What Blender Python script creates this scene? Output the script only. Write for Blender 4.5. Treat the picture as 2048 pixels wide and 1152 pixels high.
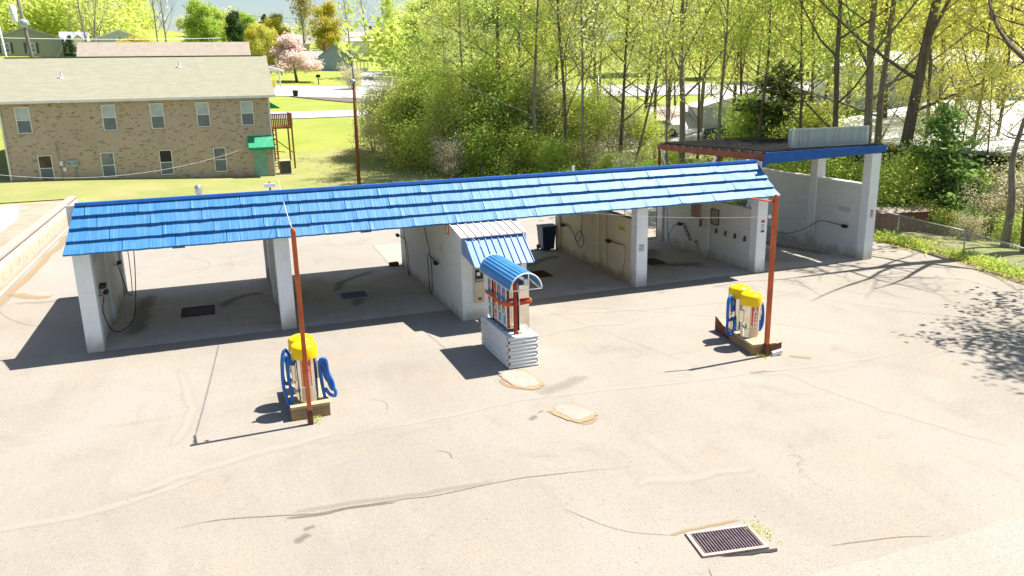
import bpy, math, random
import numpy as np
from mathutils import Vector, Matrix, noise as mnoise
R_ = math.radians
for o in list(bpy.data.objects): bpy.data.objects.remove(o)
SC = bpy.context.scene; COL = SC.collection

# ------------------------------------------------------------------ camera, sky, sun, exposure
CAM = Vector((3.671, -22.078, 6.633))
cF = Vector((0.33233241, 0.90828017, -0.25413049)); cR = Vector((0.93706029, -0.34857107 * 1.0, -0.02040166))
cR = (cR - cF * cR.dot(cF)).normalized(); cU = cR.cross(cF)
cd = bpy.data.cameras.new('camera'); cam = bpy.data.objects.new('camera', cd); COL.objects.link(cam)
cam.matrix_world = Matrix(((cR.x, cU.x, -cF.x, CAM.x), (cR.y, cU.y, -cF.y, CAM.y), (cR.z, cU.z, -cF.z, CAM.z), (0, 0, 0, 1)))
cd.sensor_width = 36; cd.lens = 27.82; cd.clip_end = 3000; SC.camera = cam
W = bpy.data.worlds.new('World'); SC.world = W; W.use_nodes = True
wn = W.node_tree; sky = wn.nodes.new('ShaderNodeTexSky'); sky.sky_type = 'NISHITA'; sky.sun_disc = False
SUN_EL = R_(60.6); SUN_AZ = R_(87.5)
sky.sun_elevation = SUN_EL; sky.sun_rotation = SUN_AZ; sky.air_density = 1.15; sky.dust_density = 0.8; sky.ozone_density = 1.2
wn.links.new(sky.outputs[0], wn.nodes['Background'].inputs[0]); wn.nodes['Background'].inputs[1].default_value = 0.062
sl = bpy.data.lights.new('sun', 'SUN'); sun = bpy.data.objects.new('sun', sl); COL.objects.link(sun)
sl.energy = 5.0; sl.angle = R_(0.5); sl.color = (1.0, 0.95, 0.87)
sd = Vector((math.sin(SUN_AZ) * math.cos(SUN_EL), math.cos(SUN_AZ) * math.cos(SUN_EL), math.sin(SUN_EL)))
sun.rotation_euler = (-sd).to_track_quat('-Z', 'Y').to_euler()
SC.view_settings.view_transform = 'Standard'; SC.view_settings.look = 'None'; SC.view_settings.exposure = 1.15
SC.view_settings.gamma = 1.0; SC.view_settings.use_curve_mapping = False
SC.render.engine = 'CYCLES'

# ------------------------------------------------------------------ helpers
def tag(o, label=None, cat=None, group=None, kind=None):
    if label: o['label'] = label
    if cat: o['category'] = cat
    if group: o['group'] = group
    if kind: o['kind'] = kind
    return o
def empty(name, loc=(0, 0, 0), rz=0.0, label=None, cat=None, group=None):
    o = bpy.data.objects.new(name, None); COL.objects.link(o); o.location = loc; o.rotation_euler = (0, 0, rz)
    o.empty_display_size = .2
    return tag(o, label, cat, group)
class MB:
    def __init__(s): s.v = []; s.f = []; s.sm = []
    def add(s, vs, fs, smooth=False):
        b = len(s.v); s.v += [tuple(v) for v in vs]; s.f += [tuple(i + b for i in f) for f in fs]; s.sm += [smooth] * len(fs); return s
    def box(s, x0, x1, y0, y1, z0, z1):
        vs = [(x, y, z) for z in (z0, z1) for y in (y0, y1) for x in (x0, x1)]
        return s.add(vs, [(0, 2, 3, 1), (4, 5, 7, 6), (0, 1, 5, 4), (2, 6, 7, 3), (0, 4, 6, 2), (1, 3, 7, 5)])
    def obox(s, c, ax, ay, az):   # centre and three half-axis vectors
        c, ax, ay, az = map(Vector, (c, ax, ay, az))
        vs = [c + ax * a + ay * b + az * d for d in (-1, 1) for b in (-1, 1) for a in (-1, 1)]
        return s.add(vs, [(0, 2, 3, 1), (4, 5, 7, 6), (0, 1, 5, 4), (2, 6, 7, 3), (0, 4, 6, 2), (1, 3, 7, 5)])
    def beam(s, a, b, w, h=None):
        a = Vector(a); b = Vector(b); d = (b - a); L = d.length; d.normalize(); h = h or w
        up = Vector((0, 0, 1)) if abs(d.z) < .9 else Vector((1, 0, 0))
        sx = d.cross(up).normalized(); sz = sx.cross(d)
        return s.obox((a + b) / 2, d * L / 2, sx * w / 2, sz * h / 2)
    def lathe(s, c, prof, n=20, smooth=True, cap=True):
        c = Vector(c); vs = []; fs = []
        for r, z in prof:
            for k in range(n):
                a = 2 * math.pi * k / n; vs.append((c.x + r * math.cos(a), c.y + r * math.sin(a), c.z + z))
        for i in range(len(prof) - 1):
            for k in range(n):
                k2 = (k + 1) % n; fs.append((i * n + k, i * n + k2, (i + 1) * n + k2, (i + 1) * n + k))
        s.add(vs, fs, smooth)
        if cap:
            s.add(vs[:n], [tuple(range(n))[::-1]]); s.add(vs[-n:], [tuple(range(n))])
        return s
    def tube(s, pts, r, n=6, cap=True, smooth=True):
        pts = [Vector(p) for p in pts]; rs = r if isinstance(r, (list, tuple)) else [r] * len(pts)
        vs = []; fs = []; pu = None
        for i, p in enumerate(pts):
            d = (pts[min(i + 1, len(pts) - 1)] - pts[max(i - 1, 0)])
            if d.length < 1e-9: d = Vector((0, 0, 1))
            d.normalize()
            if pu is None: pu = d.cross(Vector((0.31, 0.27, 0.9)) if abs(d.z) < .9 else Vector((1, 0, 0))).normalized()
            pu = (pu - d * pu.dot(d)).normalized(); w = d.cross(pu)
            for k in range(n):
                a = 2 * math.pi * k / n; vs.append(p + (pu * math.cos(a) + w * math.sin(a)) * rs[i])
        for i in range(len(pts) - 1):
            for k in range(n):
                k2 = (k + 1) % n; fs.append((i * n + k, i * n + k2, (i + 1) * n + k2, (i + 1) * n + k))
        if cap: fs += [tuple(range(n))[::-1], tuple(range((len(pts) - 1) * n, len(pts) * n))]
        return s.add(vs, fs, smooth)
    def prism(s, poly, off):      # polygon (3-D points) extruded by off
        n = len(poly); off = Vector(off); a = [Vector(q) for q in poly]; b = [q + off for q in a]
        return s.add(a + b, [tuple(range(n))[::-1], tuple(range(n, 2 * n))] + [(i, (i + 1) % n, n + (i + 1) % n, n + i) for i in range(n)])
    def quad(s, a, b, c, d): return s.add([a, b, c, d], [(0, 1, 2, 3)])
    def build(s, name, m, parent=None, bevel=0, label=None):
        me = bpy.data.meshes.new(name); me.from_pydata(s.v, [], s.f); me.update()
        me.polygons.foreach_set('use_smooth', s.sm); me.materials.append(m)
        o = bpy.data.objects.new(name, me); COL.objects.link(o)
        if parent: o.parent = parent
        if bevel:
            b = o.modifiers.new('bevel', 'BEVEL'); b.width = bevel; b.segments = 2; b.limit_method = 'ANGLE'
        if label: o['label'] = label
        return o
def bez(pts, n=8):                # smooth Catmull-Rom curve through points
    P = [Vector(p) for p in pts]; P = [P[0] * 2 - P[1]] + P + [P[-1] * 2 - P[-2]]; out = []
    for i in range(1, len(P) - 2):
        for k in range(n):
            t = k / n; a, b, c, d = P[i - 1:i + 3]
            out.append(.5 * ((2 * b) + (c - a) * t + (2 * a - 5 * b + 4 * c - d) * t * t + (3 * b - a - 3 * c + d) * t ** 3))
    out.append(P[-2]); return out
def copy_tree(o, parent=None):
    c = o.copy(); COL.objects.link(c)
    if parent is not None: c.parent = parent
    for ch in list(o.children): copy_tree(ch, c)
    return c

# ------------------------------------------------------------------ materials
class NT:
    def __init__(s, name):
        s.m = bpy.data.materials.new(name); s.m.use_nodes = True; s.t = s.m.node_tree; s.b = s.t.nodes['Principled BSDF']
        s.b.inputs['Specular IOR Level'].default_value = 0.3
        s.pos = s.n('ShaderNodeNewGeometry').outputs['Position']; s.obj = s.n('ShaderNodeTexCoord').outputs['Object']
    def n(s, t, **k):
        q = s.t.nodes.new(t)
        for a, b in k.items(): setattr(q, a, b)
        return q
    def l(s, a, b): s.t.links.new(a, b)
    def map(s, vec, scale=(1, 1, 1), rot=(0, 0, 0), loc=(0, 0, 0)):
        q = s.n('ShaderNodeMapping'); q.inputs['Scale'].default_value = scale; q.inputs['Rotation'].default_value = rot; q.inputs['Location'].default_value = loc
        s.l(vec, q.inputs[0]); return q.outputs[0]
    def noise(s, vec, sc, det=5, rough=.6, dist=0):
        q = s.n('ShaderNodeTexNoise'); q.inputs['Scale'].default_value = sc; q.inputs['Detail'].default_value = det
        q.inputs['Roughness'].default_value = rough; q.inputs['Distortion'].default_value = dist; s.l(vec, q.inputs['Vector']); return q.outputs[0]
    def ramp(s, f, lo, hi, a=0., b=1.):
        q = s.n('ShaderNodeMapRange'); q.clamp = True; q.interpolation_type = 'SMOOTHSTEP'
        for i, v in zip((1, 2, 3, 4), (lo, hi, a, b)): q.inputs[i].default_value = v
        s.l(f, q.inputs[0]); return q.outputs[0]
    def mix(s, f, a, b, mode='MIX'):
        q = s.n('ShaderNodeMix'); q.data_type = 'RGBA'; q.blend_type = mode
        if isinstance(f, (int, float)): q.inputs[0].default_value = f
        else: s.l(f, q.inputs[0])
        for i, c in ((6, a), (7, b)):
            if isinstance(c, tuple): q.inputs[i].default_value = c if len(c) == 4 else c + (1,)
            else: s.l(c, q.inputs[i])
        return q.outputs[2]
    def math(s, op, a, b=0.):
        q = s.n('ShaderNodeMath'); q.operation = op
        for i, c in ((0, a), (1, b)):
            if isinstance(c, (int, float)): q.inputs[i].default_value = c
            else: s.l(c, q.inputs[i])
        return q.outputs[0]
    def col(s, c): 
        if isinstance(c, tuple): s.b.inputs['Base Color'].default_value = c + (1,)
        else: s.l(c, s.b.inputs['Base Color'])
    def bump(s, h, st=.3, d=.02):
        q = s.n('ShaderNodeBump'); q.inputs['Strength'].default_value = st; q.inputs['Distance'].default_value = d
        s.l(h, q.inputs['Height']); s.l(q.outputs[0], s.b.inputs['Normal'])
    def set(s, rough=.8, metal=0.): s.b.inputs['Roughness'].default_value = rough; s.b.inputs['Metallic'].default_value = metal
def pm(name, c1, c2=None, sc=3., rough=.75, metal=0., bump=.0, bsc=40., stretch=(1, 1, 1), lo=.35, hi=.65, world=False, spec=None):
    t = NT(name); v = t.map(t.pos if world else t.obj, stretch)
    if c2: t.col(t.mix(t.ramp(t.noise(v, sc), lo, hi), c1, c2))
    else: t.col(c1)
    t.set(rough, metal)
    if bump: t.bump(t.noise(v, bsc, 3), bump, .01)
    if spec is not None: t.b.inputs['Specular IOR Level'].default_value = spec
    return t.m
def wallvec(t):                   # (u,v) for walls facing x or y, from true position
    g = t.n('ShaderNodeNewGeometry'); sp = t.n('ShaderNodeSeparateXYZ'); t.l(g.outputs['Position'], sp.inputs[0])
    sn = t.n('ShaderNodeSeparateXYZ'); t.l(g.outputs['True Normal'], sn.inputs[0])
    isx = t.math('GREATER_THAN', t.math('ABSOLUTE', sn.outputs[0]), .6)
    u = t.math('ADD', t.math('MULTIPLY', sp.outputs[1], isx), t.math('MULTIPLY', sp.outputs[0], t.math('SUBTRACT', 1., isx)))
    c = t.n('ShaderNodeCombineXYZ'); t.l(u, c.inputs[0]); t.l(sp.outputs[2], c.inputs[1]); return c.outputs[0], sp
def brickmat(name, ca, cb, cm, bw, bh, ms, rough=.85, bst=.4, dirt=None, dark=None, dirtz=.5):
    t = NT(name); v, sp = wallvec(t)
    q = t.n('ShaderNodeTexBrick'); t.l(v, q.inputs['Vector']); q.inputs['Scale'].default_value = 1
    q.inputs['Brick Width'].default_value = bw; q.inputs['Row Height'].default_value = bh; q.inputs['Mortar Size'].default_value = ms; q.inputs['Mortar Smooth'].default_value = .3
    q.inputs['Color1'].default_value = ca + (1,); q.inputs['Color2'].default_value = cb + (1,); q.inputs['Mortar'].default_value = cm + (1,); q.inputs['Bias'].default_value = 0
    c = q.outputs[0]
    if dark:                      # scattered dark bricks, stretched along the course
        sv = t.n('ShaderNodeSeparateXYZ'); t.l(v, sv.inputs[0]); rw_ = t.math('FLOOR', t.math('DIVIDE', sv.outputs[1], bh)); cv = t.n('ShaderNodeCombineXYZ')
        t.l(t.math('MULTIPLY', sv.outputs[0], 1 / (bw * 1.8)), cv.inputs[0]); t.l(t.math('MULTIPLY', rw_, .83), cv.inputs[1])
        c = t.mix(t.ramp(t.noise(cv.outputs[0], .8, 2, .5), .60, .63, 0, .85), c, dark)
        c = t.mix(t.ramp(t.noise(v, .5, 4), .3, .75, 0, .35), c, (.34, .26, .19))
    if dirt:
        n = t.noise(t.map(t.pos, (1, 1, .5)), 1.6, 6)
        z = t.ramp(sp.outputs[2], 0., dirtz, .38, 0.)
        c = t.mix(t.ramp(t.math('ADD', n, z), .55, .95, 0, .8), c, dirt)
    t.col(c); t.set(rough); t.bump(t.math('ADD', t.math('MULTIPLY', q.outputs[1], -1.), t.math('MULTIPLY', t.noise(t.pos, 30, 3), .3)), bst, .008); return t.m
M = {}
def asphalt(name, base, pale, dark, grain=1.0, crack=True, warm=(.34, .275, .205)):
    t = NT(name); P = t.pos
    c = t.mix(t.ramp(t.noise(P, .16, 5, .6, .6), .35, .68), base, pale)
    c = t.mix(t.ramp(t.noise(t.map(P, (1, 1, 1), loc=(7, 3, 0)), .45, 7, .65, .8), .50, .78, 0, .38), c, dark)
    c = t.mix(t.ramp(t.noise(t.map(P, (1.1, .3, 1), loc=(1, 9, 0)), .9, 6, .65, .4), .48, .72, 0, .55), c, pale)
    c = t.mix(t.ramp(t.noise(t.map(P, (.9, .22, 1), loc=(4, 2, 0)), 1.6, 5, .6, .3), .56, .78, 0, .30), c, dark)
    c = t.mix(t.ramp(t.noise(t.map(P, loc=(30, 0, 0)), .35, 8, .7, 1.), .50, .72, 0, .55), c, warm)
    c = t.mix(t.ramp(t.noise(t.map(P, (.5, 1.3, 1), loc=(3, 33, 0)), .55, 9, .75, 1.2), .56, .74, 0, .38), c, (warm[0] * .55, warm[1] * .5, warm[2] * .48))
    g = t.noise(P, 30, 3, .85); c = t.mix(t.math('MULTIPLY', t.ramp(g, .62, .38), .42 * grain), c, dark)
    g2 = t.noise(t.map(P, loc=(5, 5, 5)), 9, 5, .8); c = t.mix(t.ramp(g2, .52, .72, 0, .45 * grain), c, pale); c = t.mix(t.ramp(g2, .46, .30, 0, .40 * grain), c, dark)
    sp_ = t.noise(P, 20, 1, .3); c = t.mix(t.ramp(sp_, .67, .72, 0, .6), c, dark); c = t.mix(t.ramp(sp_, .27, .24, 0, .4), c, (.46, .42, .36))
    if crack:
        for sc, w, lo in ((.22, .004, .56), (.55, .006, .66)):
            v = t.n('ShaderNodeTexVoronoi'); v.feature = 'DISTANCE_TO_EDGE'; v.inputs['Scale'].default_value = sc
            ds = t.n('ShaderNodeVectorMath'); ds.operation = 'ADD'; nn = t.n('ShaderNodeTexNoise'); nn.inputs['Scale'].default_value = 1.3; nn.inputs['Detail'].default_value = 8; nn.inputs['Roughness'].default_value = .7
            t.l(P, nn.inputs['Vector']); sc_ = t.n('ShaderNodeVectorMath'); sc_.operation = 'SCALE'; sc_.inputs['Scale'].default_value = .9
            t.l(nn.outputs[1], sc_.inputs[0]); t.l(P, ds.inputs[0]); t.l(sc_.outputs[0], ds.inputs[1]); t.l(ds.outputs[0], v.inputs['Vector'])
            k = t.math('MULTIPLY', t.ramp(v.outputs['Distance'], 0., w, .45, 0.), t.ramp(t.noise(P, .3, 3), lo, lo + .12))
            c = t.mix(k, c, (.10, .08, .065))
    t.col(c); t.set(.9); t.bump(t.math('ADD', g, t.math('MULTIPLY', t.noise(P, 5, 3), .6)), .5, .010); return t.m
M['asphalt'] = asphalt('worn_asphalt', (.285, .255, .215), (.332, .302, .26), (.172, .150, .125))
M['rearlot'] = asphalt('rear_asphalt', (.29, .27, .24), (.335, .31, .275), (.19, .17, .15))
M['bay'] = asphalt('bay_concrete', (.52, .475, .41), (.60, .55, .48), (.25, .225, .20), crack=False, warm=(.36, .24, .16))
M['concrete'] = asphalt('pale_concrete', (.34, .31, .27), (.37, .34, .30), (.27, .245, .21), crack=False)
M['road'] = pm('road_pavement', (.36, .36, .38), (.46, .45, .45), .3, .9, world=True)
M['raised'] = asphalt('raised_lot', (.40, .38, .345), (.45, .43, .39), (.3, .25, .2), crack=False)
def groundmat(name, a, b, c3, d, sc=.5):
    t = NT(name); P = t.pos
    c = t.mix(t.ramp(t.noise(P, sc * .5, 6, .6), .35, .65), a, b)
    c = t.mix(t.ramp(t.noise(t.map(P, (1, 2.2, 1)), sc * 3, 6, .65), .5, .75, 0, .7), c, c3)
    c = t.mix(t.ramp(t.noise(P, sc * 14, 6, .8), .52, .75, 0, .6), c, d)
    t.col(c); t.set(.95); t.bump(t.noise(P, sc * 30, 4, .8), .8, .06); return t.m
M['lawn'] = groundmat('spring_lawn', (.30, .29, .11), (.235, .265, .07), (.36, .32, .17), (.15, .165, .05))
M['green'] = groundmat('green_lawn', (.235, .285, .045), (.285, .31, .06), (.20, .24, .04), (.14, .175, .03))
M['forest'] = groundmat('forest_floor', (.30, .28, .15), (.25, .30, .09), (.38, .32, .22), (.14, .14, .06), 1.)
M['leaf_litter'] = groundmat('dry_leaf_litter', (.38, .30, .22), (.44, .38, .30), (.32, .23, .15), (.26, .18, .11), 2.)
M['gravel'] = pm('gravel', (.42, .34, .28), (.52, .44, .38), 1., .95, world=True)
M['mulch'] = pm('mulch', (.11, .09, .07), (.18, .15, .12), 3., .95, world=True)
M['block'] = brickmat('white_painted_block', (.74, .75, .75), (.68, .69, .69), (.64, .645, .65), .4, .1, .010, dirt=(.46, .39, .29), bst=.45)
M['blockbig'] = brickmat('cream_painted_block', (.78, .68, .48), (.74, .64, .44), (.64, .55, .39), .4, .1, .012, dirt=(.34, .25, .14), bst=.6)
M['pillar'] = brickmat('sky_tinted_white_pillar', (.78, .81, .85), (.76, .79, .83), (.68, .71, .75), .4, .4, .005, dirt=(.42, .36, .27), bst=.2, dirtz=.8)  # slight blue in the white paint stands in for sky light
M['brick'] = brickmat('tan_brick', (.47, .375, .31), (.39, .305, .25), (.52, .45, .40), .21, .075, .012, dark=(.205, .15, .12), dirt=(.42, .22, .09), dirtz=.7)
M['graybrick'] = brickmat('dirty_brown_brick', (.24, .17, .11), (.17, .12, .08), (.26, .21, .15), .2, .07, .012, dirt=(.35, .22, .1))
M['redbrick'] = brickmat('red_brick', (.30, .09, .05), (.26, .08, .05), (.3, .2, .16), .21, .075, .012)
M['retain'] = pm('weathered_retaining_wall', (.46, .40, .32), (.34, .26, .18), 5, .95, bump=.8, bsc=9, lo=.50, hi=.72, world=True)
def streak(name, c1, c2, c3, ax, rough=.5, metal=0., bst=.3):
    t = NT(name); s = [1, 1, 1]; s[ax] = 14; s2 = [1, 1, 1]; s2[ax] = 40
    n = t.noise(t.map(t.pos, tuple(s), ), .9, 4, .6); n2 = t.noise(t.map(t.pos, tuple(s2)), .7, 3, .6)
    c = t.mix(t.ramp(n, .35, .7), c1, c2); c = t.mix(t.ramp(n2, .48, .70, 0, .5), c, c3); c = t.mix(t.ramp(t.noise(t.pos, .8, 6, .7), .45, .75, 0, .30), c, tuple(.75 * a_ + .09 for a_ in c2))
    t.col(c); t.set(rough, metal); t.bump(t.math('ADD', n, n2), bst, .012); return t.m
M['blue'] = streak('blue_painted_shakes', (.028, .155, .40), (.045, .20, .47), (.12, .32, .60), 0, .5, 0., .25)
M['bluep'] = pm('blue_painted_metal', (.025, .12, .38), (.035, .15, .44), 2, .4)
M['fascia'] = pm('deep_blue_fascia', (.01, .085, .33), (.014, .10, .38), 4, .55)
M['awnblue'] = streak('blue_awning_metal', (.09, .20, .50), (.13, .26, .58), (.16, .32, .62), 0, .45)
M['awnwhite'] = streak('faded_white_metal', (.62, .56, .52), (.74, .70, .68), (.48, .34, .28), 0, .5)
M['wood_under'] = pm('roof_underside', (.30, .27, .22), (.22, .19, .15), 2, .9)
M['flatroof'] = pm('flat_roof_membrane', (.38, .37, .36), (.28, .27, .26), .7, .9)
M['shingle5'] = groundmat('dark_roll_roofing', (.012, .012, .014), (.022, .021, .022), (.07, .055, .045), (.018, .018, .02), 1.6)
M['rust'] = pm('rusty_orange_paint', (.60, .15, .055), (.40, .08, .03), 5, .7, stretch=(1, 1, .3), bump=.3, bsc=30)
M['rustd'] = pm('rusted_base', (.16, .06, .03), (.09, .04, .025), 8, .85)
M['redbeam'] = pm('faded_red_beam', (.27, .085, .05), (.19, .06, .04), 3, .8)
M['redpost'] = pm('dark_red_paint', (.36, .03, .02), (.24, .02, .015), 5, .5)
M['redbar'] = pm('orange_red_bar', (.60, .09, .03), (.45, .06, .02), 5, .45)
M['steel'] = pm('galvanised_steel', (.48, .50, .52), (.36, .38, .40), 3, .4, .75)
M['steelp'] = pm('weathered_grey_metal', (.36, .43, .46), (.28, .34, .37), 4, .5, .2, stretch=(6, 6, .5))
M['stain'] = pm('stainless', (.78, .73, .64), (.64, .59, .51), 2, .16, 1.0)
M['yellow'] = pm('yellow_plastic', (.86, .60, .0), (.82, .55, .0), 2, .25)
M['hose'] = pm('blue_hose', (.02, .11, .42), (.03, .15, .50), 4, .45, bump=.5, bsc=60)
M['black'] = pm('black_rubber', (.02, .02, .022), (.035, .03, .03), 6, .6)
M['dgrey'] = pm('dark_grey', (.07, .075, .08), (.10, .10, .11), 4, .6)
M['white'] = pm('white_paint', (.78, .78, .78), (.70, .70, .69), 2, .5)
M['whitelog'] = pm('peeling_white_timber', (.72, .73, .74), (.42, .36, .30), 5, .75, bump=.5, bsc=20, lo=.62, hi=.72, stretch=(1, 1, 2.5), world=True)
M['woodend'] = pm('dark_timber_end', (.16, .09, .06), (.10, .06, .04), 8, .9)
M['beige'] = pm('beige_panel', (.60, .50, .36), (.52, .42, .30), 3, .5)
M['orangesticker'] = pm('orange_red_sticker', (.62, .12, .04), None, 3, .5)
M['bluesticker'] = pm('blue_sticker', (.05, .28, .62), (.08, .35, .66), 9, .5)
M['redsticker'] = pm('red_sticker', (.62, .06, .05), (.66, .4, .3), 9, .5, lo=.5, hi=.56)
M['yellowsign'] = pm('yellow_sign', (.55, .42, .02), None, 3, .5)
M['glass'] = pm('window_glass', (.10, .12, .14), (.22, .24, .27), 1.2, .12)
M['blind'] = pm('window_blind', (.36, .42, .47), (.46, .52, .57), 1.5, .35)
M['screen'] = pm('window_screen', (.13, .155, .19), (.17, .19, .23), 1.5, .6)
M['greenroof'] = pm('pale_green_shingles', (.285, .275, .205), (.245, .24, .175), 2.5, .95, bump=.5, bsc=14, stretch=(.5, 2, 1))
M['tanroof'] = pm('tan_shingles', (.33, .285, .235), (.29, .25, .205), 2.5, .95, bump=.3, bsc=14)
M['grayroof'] = pm('grey_shingles', (.34, .35, .38), (.27, .28, .31), 1.5, .9)
M['whiteroof'] = streak('white_metal_roof', (.66, .65, .68), (.74, .73, .75), (.55, .54, .57), 1, .6)
M['teal'] = pm('teal_door', (.16, .34, .30), (.20, .40, .36), 2, .6)
M['awngreen'] = pm('green_awning', (.02, .26, .13), (.03, .30, .16), 3, .6)
M['deck'] = pm('cedar_deck', (.34, .16, .07), (.25, .11, .05), 3, .85, stretch=(8, 8, 1))
M['bluehouse'] = pm('blue_siding', (.26, .31, .46), (.29, .35, .50), 1, .8, stretch=(1, 1, 20))
M['greyhouse'] = pm('sage_siding', (.26, .28, .22), (.30, .32, .26), 1, .8, stretch=(1, 1, 20))
M['paleg'] = pm('pale_grey_siding', (.42, .46, .46), (.50, .53, .53), .4, .8, stretch=(6, 6, 1), world=True)
M['darkwall'] = pm('dark_corrugated_wall', (.085, .095, .105), (.06, .07, .08), 1., .7, stretch=(8, 8, 1), world=True)
M['pole'] = pm('brown_utility_pole', (.20, .075, .028), (.13, .05, .02), 3, .9, stretch=(6, 6, .4))
M['polegrey'] = pm('grey_utility_pole', (.20, .19, .16), (.15, .14, .12), 3, .9, stretch=(6, 6, .4))
M['bark'] = pm('grey_brown_bark', (.17, .14, .105), (.10, .078, .055), 2.5, .95, bump=.8, bsc=8, stretch=(4, 4, .8), world=True)
M['barkpale'] = pm('pale_grey_bark', (.28, .25, .21), (.18, .155, .13), 2.5, .95, bump=.8, bsc=8, stretch=(4, 4, .8), world=True)
M['twig'] = pm('twigs', (.40, .34, .27), (.28, .23, .18), 4, .9)
M['wire'] = pm('wire', (.10, .10, .10), None, 4, .6)
M['wirew'] = pm('pale_cable', (.70, .70, .68), None, 4, .6)
M['bin'] = pm('navy_plastic', (.015, .04, .10), (.02, .05, .12), 4, .4)
M['rustiron'] = pm('rusty_iron', (.10, .045, .03), (.06, .03, .02), 8, .8, .2)
M['ironp'] = pm('pinkish_steel_frame', (.46, .36, .32), (.38, .29, .25), 8, .7, .2)
M['silverframe'] = pm('grey_steel_frame', (.36, .38, .42), (.26, .28, .3), 8, .6, .2)
M['carwhite'] = pm('white_car_paint', (.75, .76, .78), None, 3, .2, spec=.6)
M['carsilver'] = pm('silver_car_paint', (.45, .47, .50), None, 3, .25, .4)
M['cardark'] = pm('dark_car_paint', (.05, .06, .09), None, 3, .2, spec=.6)
def leafmat(name, a, b, tr=.35, yel=None):
    t = NT(name); g = t.n('ShaderNodeNewGeometry'); oi = t.n('ShaderNodeObjectInfo')
    c = t.mix(g.outputs['Random Per Island'], a, b)
    c = t.mix(t.ramp(t.noise(t.pos, .9, 4), .4, .7, 0, .6), c, yel or b)
    t.col(c); t.set(.7); t.b.inputs['Specular IOR Level'].default_value = .12
    tl = t.n('ShaderNodeBsdfTranslucent'); t.l(c, tl.inputs[0]); mx = t.n('ShaderNodeMixShader'); mx.inputs[0].default_value = tr
    out = [n for n in t.t.nodes if n.type == 'OUTPUT_MATERIAL'][0]
    t.l(t.b.outputs[0], mx.inputs[1]); t.l(tl.outputs[0], mx.inputs[2]); t.l(mx.outputs[0], out.inputs[0]); return t.m
L = {
 'lime': leafmat('lime_spring_leaves', (.62, .70, .17), (.50, .62, .13), .55, (.72, .70, .20)),
 'yellow': leafmat('yellow_green_leaves', (.74, .71, .18), (.62, .66, .14), .55, (.78, .70, .17)),
 'mid': leafmat('mid_green_leaves', (.48, .62, .13), (.38, .54, .10), .55, (.60, .66, .17)),
 'sage': leafmat('pale_sage_leaves', (.64, .66, .36), (.52, .58, .26), .5, (.72, .70, .44)),
 'dark': leafmat('dark_evergreen_needles', (.05, .10, .03), (.08, .14, .045), .25),
 'evergreen': leafmat('olive_evergreen', (.10, .14, .045), (.15, .19, .06), .3),
 'pine': leafmat('soft_pine_needles', (.22, .36, .09), (.30, .44, .12), .4, (.13, .24, .06)),
 'pink': leafmat('pale_pink_blossom', (.88, .72, .66), (.90, .80, .75), .4, (.82, .60, .55)),
 'gold': leafmat('golden_leaves', (.58, .52, .08), (.66, .58, .09), .4, (.46, .46, .08)),
 'dry': leafmat('dry_twiggy_leaves', (.62, .55, .38), (.66, .60, .42), .45, (.56, .58, .30)),
 'orange': leafmat('rusty_new_leaves', (.50, .40, .17), (.54, .48, .19), .4, (.46, .46, .15)),
}

# ------------------------------------------------------------------ terrain
RK = [0, 56, 62, 68, 73, 80, 86, 100, 108, 124, 134, 150, 165, 200, 250, 300, 420, 900]
ZK = [0, 0, 0.05, .6, 1.4, 2.5, 3.3, 4.2, 5.0, 6.1, 6.6, 8.0, 8.8, 12.5, 18, 20, 20, 16]
def sm(a, b, x):
    t = np.clip((x - a) / (b - a), 0, 1); return t * t * (3 - 2 * t)
def H(x, y):
    x = np.asarray(x, float); y = np.asarray(y, float); r = np.hypot(x - 3.67, y + 22.08)
    z = np.interp(r, RK, ZK)
    z = z + 3.6 * np.exp(-(((x + 25) / 28) ** 2 + ((y - 130) / 40) ** 2)) + 14 * np.exp(-(((x + 70) / 60) ** 2 + ((y - 260) / 80) ** 2))
    lat = sm(10, -10, x) * .62                                     # lawn is higher on the left
    z = z + lat * sm(27, 32, y) * sm(75, 50, y)
    lot = (1 - sm(27, 29, y)) * (1 - sm(28.6, 30.5, x))             # the paved lot sits in it
    z = z * (1 - lot) - .12 * lot
    left = sm(-3.9, -3.95, x) * sm(31, 26.5, y) * sm(-40, -30, y)
    z = z + left * .93
    z = z - .5 * sm(30.5, 34, x) * sm(46, 30, y) * sm(-30, -18, y) * sm(60, 45, x) * .6
    return z
def Hs(x, y): return float(H(x, y))
def axis(lo, hi, segs):
    out = [lo]
    for end, st in segs:
        n = max(1, round((end - out[-1]) / st)); out += list(np.linspace(out[-1], end, n + 1)[1:])
    return np.array(out)
gx = axis(-500, 900, [(-120, 20), (-40, 4), (-3.95, 1.2), (-3.9, .05), (28, 1.3), (34, .4), (110, 1.6), (200, 6), (900, 35)])
gy = axis(-60, 900, [(-30, 6), (26, 2), (34, .5), (120, 1.2), (280, 5), (900, 40)])
GX, GY = np.meshgrid(gx, gy); GZ = H(GX, GY)
def Hb(x, y):                     # height of the terrain mesh itself
    i = int(np.clip(np.searchsorted(gx, x) - 1, 0, len(gx) - 2)); j = int(np.clip(np.searchsorted(gy, y) - 1, 0, len(gy) - 2))
    a = (x - gx[i]) / (gx[i + 1] - gx[i]); b = (y - gy[j]) / (gy[j + 1] - gy[j])
    return float(GZ[j, i] * (1 - a) * (1 - b) + GZ[j, i + 1] * a * (1 - b) + GZ[j + 1, i] * (1 - a) * b + GZ[j + 1, i + 1] * a * b)
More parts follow.
